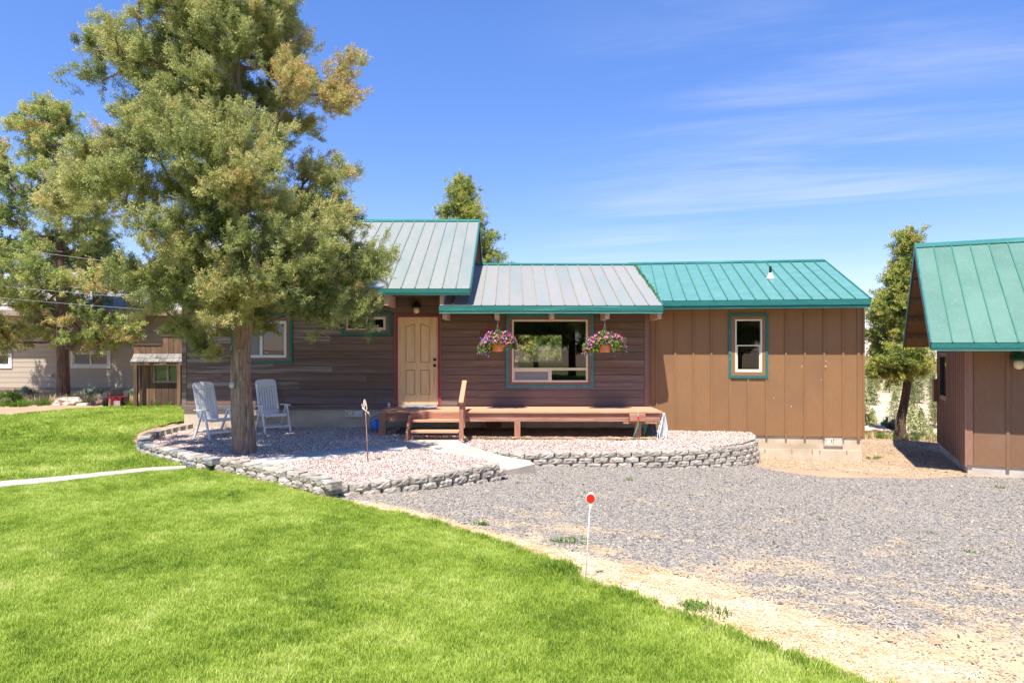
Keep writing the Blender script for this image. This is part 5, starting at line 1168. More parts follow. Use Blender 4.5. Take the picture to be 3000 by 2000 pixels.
mb = MB(); mb.box(X(337), X(343), y_-.010, y_-.001, Z(1172), Z(1169)); mb.build('tail_light', M['reflred'], mw, bevel=.004)
for a_ in (313, 366):
    cx_ = X(a_); mb = MB(); mb.lathe([(.1, -.08), (.19, -.075), (.215, -.05), (.215, .05), (.19, .075), (.1, .08)], 24, M=Matrix.Translation((cx_, y_+.24, gz_+.215)) @ Matrix.Rotation(R(90), 4, 'Y')); wh = mb.build('wheel', M['tyre'], mw, smooth=False)
    mb = MB(); mb.lathe([(.09, -.082), (.095, .082)], 16, M=Matrix.Translation((cx_, y_+.24, gz_+.215)) @ Matrix.Rotation(R(90), 4, 'Y')); mb.build('rim', M['rawmetal'], wh)
mb = MB(); mb.box(X(322), X(358), y_+.52, y_+1.3, gz_+.2, gz_+.40); mb.build('hood', M['mowerred'], mw, bevel=.05)
for a_ in (322, 356):
    mb = MB(); mb.lathe([(.06, -.05), (.13, -.045), (.14, .0), (.13, .045), (.06, .05)], 18, M=Matrix.Translation((X(a_), y_+1.15, gz_+.14)) @ Matrix.Rotation(R(90), 4, 'Y')); mb.build('wheel', M['tyre'], mw)
mw.rotation_euler = (0, 0, R(30))
p_ = G(296, 1182); rock('stump', P(290, 1180, 20.9), (.22, .15, .14), 0, M['barkdark'], 'low dark stump in the dry grass just left of the riding mower', 4, 'stump')

# ------------------------------------------------------------------ overhead cables
def cable(label, a, b, sag):
    a = Vector(a); b = Vector(b); mb = MB(); mb.tube([a.lerp(b, t)-Vector((0, 0, sag*4*t*(1-t))) for t in np.linspace(0, 1, 26)], .0048, 5); o = mb.build('overhead_cable', M['wire'], smooth=True); return tag(o, label, 'cable', 'cables running to the house')
cable('highest overhead cable crossing the left tree', P(-900, 560, 26), (-7.78, 17.6, 1.98), .25)
cable('middle overhead cable crossing in front of the grey roof, just above the lowest one', P(-900, 700, 26), (-7.78, 17.2, 1.20), .3)
cable('lowest overhead cable crossing in front of the beige house', P(-900, 740, 26), (-7.78, 17.0, .93), .3)

# ------------------------------------------------------------------ TREES
def sprig_sources(tagname, mat, n=3, L_=.12, lw=.013, ll=.045, nl=18):
    out = []
    for s_ in range(n):
        rr = random.Random(100+s_+hash(tagname) % 7 if False else 100+s_); mb = MB()
        for k in range(nl):
            t = (k+.5)/nl; base = Vector((rr.uniform(-.5, .5)*L_*.35, rr.uniform(-.5, .5)*L_*.35, t*L_)); a_ = rr.uniform(0, 6.283); e_ = rr.uniform(.1, 1.2)
            d_ = Vector((math.cos(a_)*math.cos(e_), math.sin(a_)*math.cos(e_), math.sin(e_))); sd = d_.cross(Vector((rr.uniform(-1, 1), rr.uniform(-1, 1), rr.uniform(-1, 1)))).normalized(); l_ = ll*rr.uniform(.7, 1.3); w_ = lw*rr.uniform(.7, 1.2)
            mb.add([base, base+d_*l_*.45+sd*w_*.5, base+d_*l_, base+d_*l_*.45-sd*w_*.5], [(0, 1, 2, 3)])
        out.append(source('sprig', mb, mat))
    return out
SP = {'big': sprig_sources('big', M['leafbig'], L_=.14, lw=.0115, ll=.040, nl=30),
      'n': sprig_sources('n', M['leafn'], L_=.17, lw=.021, ll=.060, nl=22),
      'r': sprig_sources('r', M['leafr'], L_=.17, lw=.021, ll=.060, nl=22)}
def juniper(name, label, Y, trunk, trad, rows, gaps, ncl, clr, nsp, key, bark, tintf, depthk=.85, seed=1, lobes=(), group=None, flute=.12, shell=.35, sscale=1.0, bare=0, flat=.75, twn=1, flare=.12, spr=14):
    """trunk: [(px,py)]; rows: [(py, left, right)] outline at depth Y; gaps: [(px,py,r)] where the sky shows"""
    rr = random.Random(seed); base = P(*trunk[0], Y)
    root = empty(name, base, label, 'tree', group)
    tp = [P(a, b, Y) for a, b in trunk]; rows = sorted(rows)
    # trunk with flutes
    path = smooth_poly(tp, 2); n = 28; vs = []; fs = []; m = len(path); zt = path[-1].z; zb0 = path[0].z
    for i, p in enumerate(path):
        t = (p.z-zb0)/(zt-zb0); r_ = trad*(1-t)**.85+.012; fl = 1+flare*math.exp(-t*22)
        for k in range(n):
            a_ = 2*math.pi*k/n; w_ = 1+flute*math.sin(3*a_+p.z*.7)+flute*.6*math.sin(7*a_+1.3*p.z)+.10*mnoise.noise(Vector((math.cos(a_)*2, math.sin(a_)*2, p.z*1.1)))
            w_ += .05*mnoise.noise(Vector((math.cos(a_)*9, math.sin(a_)*9, p.z*1.5)))
            vs.append(p+Vector((math.cos(a_), math.sin(a_), 0))*r_*fl*w_)
    for i in range(m-1):
        for k in range(n): fs.append((i*n+k, i*n+(k+1) % n, (i+1)*n+(k+1) % n, (i+1)*n+k))
    mb = MB(); mb.add(vs, fs); mb.v[:n] = [v-Vector((0, 0, .12)) for v in mb.v[:n]]; tk = mb.build('trunk', bark, root, smooth=True, fix=False)
    def axis(z):
        for a, b in zip(path, path[1:]):
            if a.z <= z <= b.z: return a.lerp(b, (z-a.z)/(b.z-a.z))
        return path[-1] if z > path[-1].z else path[0]
    def outline(py):
        for (y0, l0, r0), (y1, l1, r1) in zip(rows, rows[1:]):
            if y0 <= py <= y1:
                t = (py-y0)/(y1-y0); return l0+(l1-l0)*t, r0+(r1-r0)*t
        return None
    cl = []
    tot = 0; tries = 0
    wts = []
    y0, y1 = rows[0][0], rows[-1][0]
    wmax = max(r-l for _, l, r in rows)
    while len(cl) < ncl and tries < ncl*60:
        tries += 1
        py = rr.uniform(y0, y1); o = outline(py)
        if rr.random() > (o[1]-o[0])/wmax+.06: continue
        l, r = o; c_ = (l+r)/2; h_ = (r-l)/2
        a_ = rr.uniform(0, 6.283); q_ = (shell+(1-shell)*rr.random())**.5 if rr.random() < .86 else rr.random()*.7
        cr_px = clr*F/Y*.75; hx_ = max(h_-cr_px*1.35, h_*.35)
        px = c_+math.cos(a_)*q_*hx_; dy = math.sin(a_)*q_*max(h_*Y/F*depthk-clr*.6, .1)
        if any((px-gx_)**2+(py-gy_)**2 < (gr_)**2 for gx_, gy_, gr_ in gaps): continue
        p = P(px, py, Y); p = Vector((p.x, Y+dy, p.z)); cl.append((p, clr*rr.uniform(.65, 1.25)))
    for (px, py, rpx, dy) in lobes: p = P(px, py, Y); cl.append((Vector((p.x, Y+dy, p.z)), rpx*Y/F))
    # skeleton: every clump joins the nearest node that lies lower or nearer the trunk
    nodes = []; z = zb0+(zt-zb0)*.16
    while z < zt: nodes.append((axis(z), 0.0)); z += .12
    lim = MB(); twg = MB()
    def da(p): a = axis(p.z); return math.hypot(p.x-a.x, p.y-a.y)
    for p, r_ in sorted(cl, key=lambda t: da(t[0])):
        d0 = da(p); best = None; bd = 1e9
        for (q, dq) in nodes:
            if dq > d0: continue
            v = p-q; c = v.length + (1.1*max(0, q.z-p.z+.08*0)) + (.5*dq if False else 0)
            if c < bd: bd = c; best = (q, dq)
        q, dq = best; mid = q.lerp(p, .5)+Vector((rr.uniform(-.1, .1), rr.uniform(-.1, .1), -.10*(p-q).length+rr.uniform(-.05, .05)))*min(1, (p-q).length)
        seg = [q.lerp(mid, t).lerp(mid.lerp(p, t), t) for t in (0, .2, .4, .6, .8, 1)]
        seg = [s_+Vector((rr.uniform(-1, 1), rr.uniform(-1, 1), rr.uniform(-1, 1)))*.018*(0 if i == 0 else 1) for i, s_ in enumerate(seg)]
        dm = max(1.0, wmax/2*Y/F); r0 = trad*.30*max(.12, 1-(dq/dm)) + .006; r1 = max(.005, trad*.30*max(.05, 1-(d0/dm))*.5)
        r0 = min(r0, .02+.03*(p-q).length)
        lim.tube(seg, [r0+(r1-r0)*i/5 for i in range(6)], 6, cap=False)
        for s_ in seg[1:]: nodes.append((s_, da(s_)))
        for k in range(int(5*twn)):
            e_ = p+Vector((rr.gauss(0, 1), rr.gauss(0, 1), rr.gauss(0, .8))).normalized()*r_*rr.uniform(.6, 1.0); s0_ = seg[rr.choice((3, 4, 5))]
            twg.tube([s0_, s0_.lerp(e_, .5)+Vector((rr.uniform(-.04, .04), rr.uniform(-.04, .04), rr.uniform(-.04, .02))), e_], [r1*.8, .005, .0025], 4, cap=False)
    for k in range(bare):   # dead bare twigs low in the crown
        q, dq = rr.choice([n_ for n_ in nodes if n_[0].z < zb0+(zt-zb0)*.5]); d_ = Vector((rr.gauss(0, 1), rr.gauss(0, 1), rr.gauss(-.2, .6))).normalized(); l_ = rr.uniform(.25, .8)
        pts = [q]
        for s_ in range(4): d_ = (d_+Vector((rr.gauss(0, .3), rr.gauss(0, .3), rr.gauss(0, .3)))).normalized(); pts.append(pts[-1]+d_*l_/4)
        twg.tube(pts, [.008, .007, .005, .004, .002], 4, cap=False)
    lim.build('limbs', bark, root, smooth=True, fix=False)
    if twg.v:
        o = twg.build('twigs', M['twig'], root, fix=False); o['kind'] = 'stuff'
    # foliage
    PT = []; RT = []; TN = []; SCL = []
    for ci, (p, r_) in enumerate(cl):
        ct = tintf(p, rr); q2 = (r_/clr)**2; ns = max(4, int(spr*q2)); k = int(nsp*q2)
        ax = axis(p.z); out = np.array([p.x-ax.x, p.y-ax.y, 0.0]); out /= max(.25, np.linalg.norm(out))
        off_ = RNG.normal(0, .48, (ns, 3))*np.array([1, 1, flat]); S0 = np.array(p)+off_*r_
        D0 = out*.40+np.array([0, 0, .62])+off_*.55+RNG.normal(0, .42, (ns, 3)); D0 /= np.linalg.norm(D0, axis=1)[:, None]
        LN = RNG.uniform(.6, 1.5, ns)*r_; SH = RNG.normal(0, .09, ns)
        si = RNG.integers(0, ns, k); t = RNG.random(k)**.85; d = D0[si]
        pts = S0[si]+d*(LN[si]*(t-.25))[:, None]+RNG.normal(0, 1, (k, 3))*(r_*.20*(1.05-.8*t))[:, None]
        D = d+RNG.normal(0, .38, (k, 3)); D /= np.linalg.norm(D, axis=1)[:, None]
        ez = np.arctan2(D[:, 1], D[:, 0]); th = np.arccos(np.clip(D[:, 2], -1, 1))
        PT.append(pts); RT.append(np.c_[np.zeros(k), th, ez]); TN.append(np.clip(ct+SH[si]+.26*(t-.45)+RNG.normal(0, .09, k), 0, 1)); SCL.append(RNG.uniform(.65, 1.2, k)*sscale)
    PT = np.concatenate(PT); o = scatter('foliage', PT, np.concatenate(RT), np.concatenate(SCL), np.concatenate(TN), SP[key], 'sp_'+key, root); o['kind'] = 'stuff'
    return root
def tint_big(p, rr):
    t = .42+.16*rr.gauss(0, 1)
    if p.x > -4.1 and p.z > 3.0: t += .38       # the upper right of the crown is tanned by cones
    if p.x < -6.2 and p.z < 4: t += .10
    return min(.95, max(.05, t))
big_rows = [(-330, 600, 770), (-200, 480, 850), (-80, 400, 900), (0, 350, 900), (60, 285, 905), (150, 262, 905), (210, 262, 1010), (260, 280, 1030), (310, 330, 1015), (350, 350, 900), (400, 320, 905), (450, 290, 985), (500, 250, 1035), (560, 190, 1055), (620, 160, 1068), (700, 165, 1085), (760, 190, 1125), (810, 300, 1128), (860, 400, 1105), (905, 440, 1085), (935, 470, 1040), (955, 520, 700)]
big_gaps = [(925, 330, 45), (300, 350, 55), (455, 560, 30), (450, 700, 48), (520, 640, 30), (380, 770, 40), (400, 640, 32), (350, 330, 30), (1000, 420, 40), (610, 225, 16), (880, 395, 30), (480, 770, 45), (560, 760, 20), (340, 700, 24)]
big_lobes = [(600, 1010, 38, -.15), (640, 1040, 30, -.2), (560, 965, 45, -.1), (1060, 940, 38, -.2), (1000, 905, 60, -.3), (1085, 905, 30, -.2), (960, 270, 60, .2), (1000, 200, 40, .25), (975, 310, 40, .1), (320, 110, 55, .1), (300, 235, 48, -.1), (210, 610, 50, 0), (1090, 790, 50, -.2), (690, 560, 70, -1.6), (800, 480, 70, -1.4), (600, 420, 70, -1.3), (560, 820, 60, -.9), (520, 900, 55, -.6), (860, 820, 80, -1.1), (930, 900, 60, -.8), (780, 880, 60, -1.2), (640, 880, 60, -1.1), (720, 900, 60, -.9), (1020, 170, 25, .2), (700, 640, 50, -1.2), (650, 700, 55, -1.3), (740, 720, 55, -1.2), (690, 790, 55, -1.2), (640, 760, 45, -1.0), (760, 800, 45, -1.1), (700, 870, 45, -.9), (820, 640, 50, -1.3), (690, 300, 60, -1.1), (760, 230, 50, -1.0), (620, 250, 50, -.9), (700, 420, 60, -1.2), (700, 120, 60, -1.0)]
juniper('juniper_tree', 'large shaggy juniper growing in the rock bed in front of the house', 12.25, [(716, 1328), (714, 1290), (708, 1200), (702, 1100), (705, 1000), (712, 920), (716, 800), (705, 600), (700, 400), (690, 200), (690, 0), (690, -330)], .168, big_rows, big_gaps, 350, .245, 175, 'big', M['bark'], tint_big, seed=12, lobes=big_lobes, bare=230, depthk=.8)
# cut branch scar on the trunk
mb = MB(); sc_ = P(680, 1128, 12.02); mb.lathe([(.055, 0), (.052, .02), (.03, .035)], 14, M=Matrix.Translation(sc_) @ Matrix.Rotation(R(75), 4, 'X') @ Matrix.Rotation(R(-25), 4, 'Y')); big = bpy.data.objects['juniper_tree']; mb.build('branch_scar', M['cutwood'], big, smooth=True)
mb = MB(); sc_ = P(703, 1025, 12.04); mb.lathe([(.04, 0), (.036, .015), (.02, .02)], 14, M=Matrix.Translation(sc_) @ Matrix.Rotation(R(90), 4, 'X')); mb.build('branch_scar', M['bark'], big, smooth=True)
n_rows = [(272, 140, 152), (300, 118, 185), (340, 60, 205), (380, 35, 215), (430, 5, 230), (500, -30, 270), (580, -60, 300), (660, -90, 320), (760, -110, 380), (850, -120, 420), (920, -120, 440), (980, -110, 440), (1025, -70, 330)]
n_gaps = [(110, 420, 24), (60, 460, 24), (200, 480, 30), (130, 560, 20), (30, 560, 26), (200, 600, 28), (120, 650, 18), (30, 700, 24), (210, 700, 26), (150, 780, 22), (60, 830, 26), (280, 800, 30), (130, 960, 40), (190, 990, 24), (360, 900, 30), (240, 900, 22), (100, 340, 16)]
juniper('juniper_tree', 'tall open juniper at the far edge of the lawn before the beige house', 21.7, [(183, 1182), (184, 1120), (182, 1000), (180, 850), (172, 650), (165, 500), (155, 380), (146, 285)], .17, n_rows, n_gaps, 205, .31, 105, 'n', M['barkdark'], lambda p, rr: min(.95, max(.05, .5+.2*rr.gauss(0, 1))), seed=5, bare=110, depthk=.8, sscale=1.05, lobes=[(60, 345, 22, 0), (55, 370, 18, 0), (30, 560, 24, .1), (320, 1000, 30, -.4), (370, 990, 26, -.4), (280, 1010, 20, -.3), (60, 1000, 40, -.5), (20, 1020, 34, -.5), (420, 965, 24, -.5)])
r_rows = [(683, 2657, 2668), (720, 2640, 2684), (760, 2622, 2690), (800, 2605, 2695), (850, 2565, 2698), (900, 2540, 2700), (960, 2530, 2705), (1010, 2528, 2715), (1060, 2530, 2735), (1095, 2540, 2735), (1112, 2570, 2690)]
juniper('juniper_tree', 'golden green juniper tree with a crooked trunk between the house and the garage', 20.3, [(2640, 1272), (2636, 1240), (2648, 1190), (2658, 1130), (2664, 1070), (2668, 980), (2668, 860), (2664, 700)], .125, r_rows, [(2600, 780, 12), (2560, 1020, 10), (2680, 880, 9), (2700, 1090, 8), (2570, 840, 10)], 110, .23, 80, 'r', M['barkdark'], lambda p, rr: min(.95, max(.05, .5+.2*rr.gauss(0, 1))), seed=7, bare=30, sscale=.95, depthk=.8)
b_rows = [(527, 1335, 1352), (560, 1308, 1392), (600, 1290, 1405), (640, 1270, 1410), (680, 1310, 1440), (730, 1340, 1475), (790, 1350, 1500), (900, 1300, 1520), (1000, 1300, 1500)]
juniper('juniper_tree', 'dark juniper top rising behind the ridge where the two roofs meet', 27.5, [(1385, 1170), (1380, 1000), (1375, 800), (1365, 650), (1350, 540)], .2, b_rows, [(1415, 650, 14), (1330, 690, 14), (1420, 720, 8)], 120, .36, 80, 'r', M['barkdark'], lambda p, rr: min(.95, max(.05, .38+.18*rr.gauss(0, 1))), seed=9, sscale=1.1, bare=10)
w_rows = [(850, 1560, 1600), (900, 1520, 1660), (960, 1495, 1690), (1030, 1480, 1700), (1100, 1490, 1690), (1130, 1520, 1650)]
juniper('juniper_tree', 'bushy pale green juniper seen through the big window and the rear window', 29.0, [(1580, 1175), (1582, 1050), (1580, 870)], .2, w_rows, [], 110, .46, 120, 'n', M['barkdark'], lambda p, rr: min(.95, max(.05, .5+.2*rr.gauss(0, 1))), seed=10, sscale=1.3)
# junipers behind the viewer, met only as reflections in the window panes
src_b = bpy.data.objects['juniper_tree']; src_n = bpy.data.objects['juniper_tree.001']
refl = [(src_b, -3.2, -10.5, 120, 1.0, 'juniper mirrored darkly at the left of the big window pane'), (src_b, 1.6, -12.0, 40, 1.0, 'juniper mirrored darkly in the middle of the big window pane'), (src_b, 6.3, -11.0, 230, 1.0, 'juniper mirrored darkly at the right edge of the big window pane'),
        (src_n, -10.5, -13.0, 300, 1.2, 'juniper mirrored in the small window left of the wooden door'), (src_n, 13.5, -9.0, 80, 1.1, 'juniper mirrored in the window of the right wing'), (src_n, -.8, -19, 200, 1.5, 'open juniper mirrored behind the others, left half of the big window pane'), (src_n, 4.6, -20, 20, 1.5, 'open juniper mirrored behind the others, right half of the big window pane'), (src_n, -8, -20, 140, 1.5, 'open juniper mirrored in the left window behind the tree trunk'), (src_n, 10.5, -19, 250, 1.5, 'open juniper mirrored low in the pane of the right wing')]
for (sr_, x_, y_, a_, k_, lb) in refl:
    c = copy_tree(sr_); c.location = (x_, y_, -2.0); c.rotation_euler = (0, 0, R(a_)); c['label'] = lb; c.scale = (k_, k_, k_); c['group'] = 'junipers reflected in the panes'
# hillside junipers
def hill_tree_mesh(seed, h=5.0, w=3.2):
    rr = random.Random(seed); mb = MB(); mb.tube([(0, 0, -.6), (0, 0, h*.5)], [.16, .06], 5); ntr = len(mb.f)
    for k in range(1700):
        t = rr.random()**1.1; z_ = .25+t*(h-.25); rmax = w/2*(1-t)**.7*(.75+.3*math.sin(k*.013+seed)+.15*math.sin(z_*5+seed)); a_ = rr.uniform(0, 6.283); r_ = rmax*rr.uniform(.45, 1.1)
        p = Vector((r_*math.cos(a_), r_*math.sin(a_), z_)); d1 = Vector((rr.gauss(0, 1), rr.gauss(0, 1), rr.gauss(0, 1))).normalized(); d2 = d1.orthogonal().normalized(); s_ = rr.uniform(.07, .16)
        mb.add([p+d1*s_, p+d2*s_*.7, p-d1*s_, p-d2*s_*.7], [(0, 1, 2, 3)])
    me = bpy.data.meshes.new('hill_juniper'); me.from_pydata([tuple(v) for v in mb.v], [], mb.f); me.materials.append(M['hilltrunk']); me.materials.append(M['hillleaf'])
    for i, p in enumerate(me.polygons): p.material_index = 0 if i < ntr else 1
    return me
M['hilltrunk'] = M['barkdark']; M['hillleaf'] = gen('hillside_foliage', (.238, .252, .098), (.406, .406, .175), scale=2.0, rough=.9, rnd=.3, bump=0)
HT = [hill_tree_mesh(i, 4.5+i*.5, 3.2+.25*i) for i in range(5)]
rr = random.Random(21); placed = []; hills = []
for k in range(330):
    Yh = 32+ (rr.random()**1.15)*190; px = rr.uniform(2500, 2775); x_ = XZ(px, Yh)
    if any((x_-a)**2+(Yh-b)**2 < 15 for a, b in placed): continue
    placed.append((x_, Yh)); o = bpy.data.objects.new('hill_juniper', rr.choice(HT)); COL.objects.link(o); s_ = rr.uniform(.6, 1.15)
    o.location = (x_, Yh, terrain(x_, Yh)-.1); o.rotation_euler = (0, 0, rr.uniform(0, 6)); o.scale = (s_, s_, s_*rr.uniform(.9, 1.15))
    hills.append((px, Yh, o))
def where(px, Yh):      # a true place for each far tree, read from the two walls and the crooked trunk that frame it
    side = 'hidden behind the house corner' if px < 2528 else 'close beside the right house corner' if px < 2570 else 'a little right of the house corner' if px < 2610 else 'just left of the crooked trunk' if px < 2645 else 'just right of the crooked trunk' if px < 2685 else 'close to the garage side wall' if px < 2738 else 'hidden behind the garage'
    far = 'low on the canyon slope' if Yh < 75 else 'halfway up the canyon slope' if Yh < 135 else 'high on the canyon slope'
    return far, side
for px, Yh, o in hills:
    far, side = where(px, Yh)
    tag(o, 'small juniper %s, %s' % (far, side), 'tree', 'junipers %s, %s' % (far, side))
# boulders
for (px, py, Yb, r_, lb, sd_) in ((206, 1180, 21.0, (.42, .3, .2), 'brown boulder at the foot of the left tree trunk', 11), (175, 1184, 20.9, (.2, .18, .14), 'small brown rock left of the boulder under the left tree', 12), (245, 1188, 20.8, (.22, .15, .09), 'flat brown rock right of the boulder under the left tree', 13), (2555, 1262, 20.9, (.55, .35, .16), 'pale flat boulder at the right house corner behind the bare soil', 14), (2595, 1268, 20.9, (.35, .2, .12), 'small grey rock left of the crooked tree trunk', 15)):
    rock('boulder', P(px, py, Yb), r_, 0, M['rock'], lb, sd_)

# ------------------------------------------------------------------ grass, stones, straw
def tuft_src(seed, mat, nb=26, rad=.05, h=.034, w=.0036, lean=.7):
    rr = random.Random(seed); mb = MB()
    for k in range(nb):
        a_ = rr.uniform(0, 6.283); r_ = rad*rr.random()**.5; b_ = Vector((r_*math.cos(a_), r_*math.sin(a_), 0)); t = rr.uniform(0, 6.283); hh = h*rr.uniform(.6, 1.25); ln = lean*rr.random()*hh; d_ = Vector((math.cos(t), math.sin(t), 0)); sd_ = Vector((-math.sin(t+rr.uniform(-1, 1)), math.cos(t), 0)).normalized()*w/2*rr.uniform(.8, 1.3)
        m_ = b_+d_*ln*.35+Vector((0, 0, hh*.6)); e_ = b_+d_*ln*1.1+Vector((0, 0, hh)); mb.add([b_-sd_, b_+sd_, m_+sd_*.8, m_-sd_*.8, e_], [(0, 1, 2, 3), (3, 2, 4)])
    return source('tuft', mb, mat)
GR = [tuft_src(i, M['grass']) for i in range(5)]
GRF = [tuft_src(20+i, M['grass'], nb=26, rad=.09, h=.05, w=.008) for i in range(4)]
def grass_on(name, poly, dens_f, srcs, key, tint_off=0, dz=.01, smin=.8, smax=1.25, zf=terrv, maxd=900, tiltmax=.25, sfun=None):
    X, Y = rand_in(poly, maxd); k = visible(X, Y) & (RNG.random(len(X)) < dens_f(X, Y)/maxd); X, Y = X[k], Y[k]; n = len(X)
    Z = zf(X, Y)+dz
    big_ = fbm(X, Y, .9, 1.0); fine = fbm(X, Y, 5, 2.0)
    t = .42+tint_off+.38*big_+.22*fine+RNG.normal(0, .13, n)
    S = RNG.uniform(smin, smax, n)
    if sfun is not None: S = S*sfun(X, Y)
    return scatter(name, np.c_[X, Y, Z], np.c_[RNG.uniform(-tiltmax, tiltmax, n), RNG.uniform(-tiltmax, tiltmax, n), RNG.uniform(0, 6.28, n)], S, np.clip(t, 0, 1), srcs, key)
near_front = [(x, y) for x, y in near_poly]
o = grass_on('lawn_grass', near_front, lambda X, Y: np.where(Y < 7, 850, np.where(Y < 9.5, 600, 420)), GR, 'grass', dz=.008); tag(o, kind='stuff')
o = grass_on('lawn_grass', up_poly, lambda X, Y: np.where(Y < 14, 300, 200), GRF, 'grassf', dz=.008, maxd=320); tag(o, kind='stuff')
# taller ragged fringe along the lawn edge
FRG = [tuft_src(60+i, M['grass'], nb=30, rad=.05, h=.06, w=.0045, lean=.9) for i in range(3)]
def fringe(edge, step, jit, srcs, key, sc=(.5, 1.1), nper=6):
    P_ = []
    for p, d in arc_pts([Vector((q.x, q.y)) for q in edge], step):
        for k in range(nper): P_.append((p.x+random.gauss(0, jit), p.y+random.gauss(0, jit)))
    A = np.array(P_); n = len(A); Z = terrv(A[:, 0], A[:, 1])+.004
    s = RNG.uniform(*sc, n)*(.8+.5*np.clip(fbm(A[:, 0], A[:, 1], 2.5, 3.0)+.3, 0, 1))
    return scatter('lawn_edge_grass', np.c_[A, Z], np.c_[RNG.uniform(-.35, .35, (n, 2)), RNG.uniform(0, 6.28, n)], s, np.clip(RNG.normal(.28, .2, n), 0, 1), srcs, key)
tag(fringe(lawn_edge[1:15], .05, .035, FRG, 'fringe'), kind='stuff')
tag(fringe(lawn_edge[15:-1], .06, .025, FRG, 'fringe', (.4, .8), 4), kind='stuff')
def clump(px, py, n, rad, srcs, key, sc, name, tint=.2):
    g = G(px, py); A = np.c_[RNG.normal(g.x, rad, n), RNG.normal(g.y, rad*1.0, n)]; Z = terrv(A[:, 0], A[:, 1])
    o = scatter(name, np.c_[A, Z], np.c_[RNG.uniform(-.3, .3, (n, 2)), RNG.uniform(0, 6.28, n)], RNG.uniform(*sc, n), np.clip(RNG.normal(tint, .15, n), 0, 1), srcs, key); return tag(o, kind='stuff')
clump(1640, 1676, 46, .07, FRG, 'fringe', (1.1, 1.7), 'long_grass_clump', .12)
clump(1672, 1690, 14, .04, FRG, 'fringe', (.8, 1.2), 'long_grass_clump', .15)
# weeds in the gravel and on bare soil
WD_ = [tuft_src(80+i, M['weed'], nb=14, rad=.05, h=.05, w=.009, lean=1.4) for i in range(2)]
wp_ = []
for (px, py, n_, r_) in ((1680, 1590, 9, .10), (1640, 1592, 4, .05), (2030, 1785, 22, .07), (2110, 1806, 8, .09), (1405, 1540, 6, .04), (1850, 1410, 2, .03), (1520, 1418, 1, .03), (2930, 1432, 2, .03), (2820, 1620, 2, .04), (2550, 1345, 10, .08), (2490, 1338, 3, .06), (2568, 1342, 7, .05), (2700, 1560, 2, .04), (2400, 1530, 1, .03), (2230, 1905, 3, .04)):
    g = G(px, py)
    for k in range(n_): wp_.append((g.x+random.gauss(0, r_), g.y+random.gauss(0, r_)))
A = np.array(wp_); n = len(A); o = scatter('weeds', np.c_[A, terrv(A[:, 0], A[:, 1])+.012], np.c_[RNG.uniform(-.3, .3, (n, 2)), RNG.uniform(0, 6, n)], RNG.uniform(.5, 1.1, n), RNG.uniform(0, 1, n), WD_, 'weed'); tag(o, kind='stuff')
# straw
ST = []
for s_ in range(4):
    rr = random.Random(200+s_); mb = MB()
    for k in range(16):
        a_ = rr.uniform(0, 6.28); c_ = Vector((rr.gauss(0, .035), rr.gauss(0, .035), rr.uniform(.002, .014))); d_ = Vector((math.cos(a_), math.sin(a_), rr.uniform(-.15, .35))); l_ = rr.uniform(.025, .06); sd_ = Vector((-math.sin(a_), math.cos(a_), rr.uniform(-.3, .3)))*.0018
        mb.add([c_-d_*l_/2-sd_, c_-d_*l_/2+sd_, c_+d_*l_/2+sd_, c_+d_*l_/2-sd_], [(0, 1, 2, 3)])
    ST.append(source('straw', mb, M['straw']))
X, Y = rand_in(straw_poly, 620); k = visible(X, Y); X, Y = X[k], Y[k]; n = len(X)
o = scatter('straw_litter', np.c_[X, Y, terrv(X, Y)+.01], np.c_[np.zeros((n, 2)), RNG.uniform(0, 6.28, n)], RNG.uniform(.7, 1.3, n), np.clip(.55+.6*fbm(X, Y, 2.2, 5.)+RNG.normal(0, .15, n), 0, 1), ST, 'straw'); tag(o, kind='stuff')
# straw patches on the gravel
X, Y = rand_in(grav_poly, 260); f = fbm(X, Y, 1.1, 8.)+.5*fbm(X, Y, 4, 2.); dd = (Y+.55*X); pr = np.clip(.66-(dd-5.9)*.29, -.3, .9)+np.clip(f, -.5, .5)*1.1
k = visible(X, Y) & (Y < 10.5) & (RNG.random(len(X)) < pr*.6); X, Y = X[k], Y[k]; n = len(X)
o = scatter('straw_litter', np.c_[X, Y, terrv(X, Y)+.018], np.c_[np.zeros((n, 2)), RNG.uniform(0, 6.28, n)], RNG.uniform(.6, 1.2, n), np.clip(RNG.normal(.4, .22, n), 0, 1), ST, 'straw'); tag(o, kind='stuff')
# stones
def stone_src(seed, mat, r=1.0):
    rr = random.Random(seed); bm = bmesh.new(); bmesh.ops.create_icosphere(bm, subdivisions=1, radius=1.0)
    for v in bm.verts: v.co = Vector((v.co.x*rr.uniform(.7, 1.25), v.co.y*rr.uniform(.6, 1.1), v.co.z*rr.uniform(.45, .8)))
    me = bpy.data.meshes.new('pebble'); bm.to_mesh(me); bm.free(); me.materials.append(mat); return bpy.data.objects.new('pebble', me)
GS = [stone_src(i, M['gravelstone']) for i in range(5)]; PS = [stone_src(20+i, M['pinkstone']) for i in range(5)]
X, Y = rand_in(grav_poly, 1500); dens = np.interp(Y, [3, 7, 10, 14], [1, .85, .4, .22]); f = fbm(X, Y, .8, 6.); dd = Y+.55*X
cov = np.clip(.45+(dd-6.2)*.2, .15, 1)+f*.6
k = visible(X, Y) & (RNG.random(len(X)) < dens*np.clip(cov, .1, 1)); X, Y = X[k], Y[k]; n = len(X)
S = np.exp(RNG.normal(-4.9, .34, n))*np.interp(Y, [4, 8, 14], [1, 1.15, 1.5])
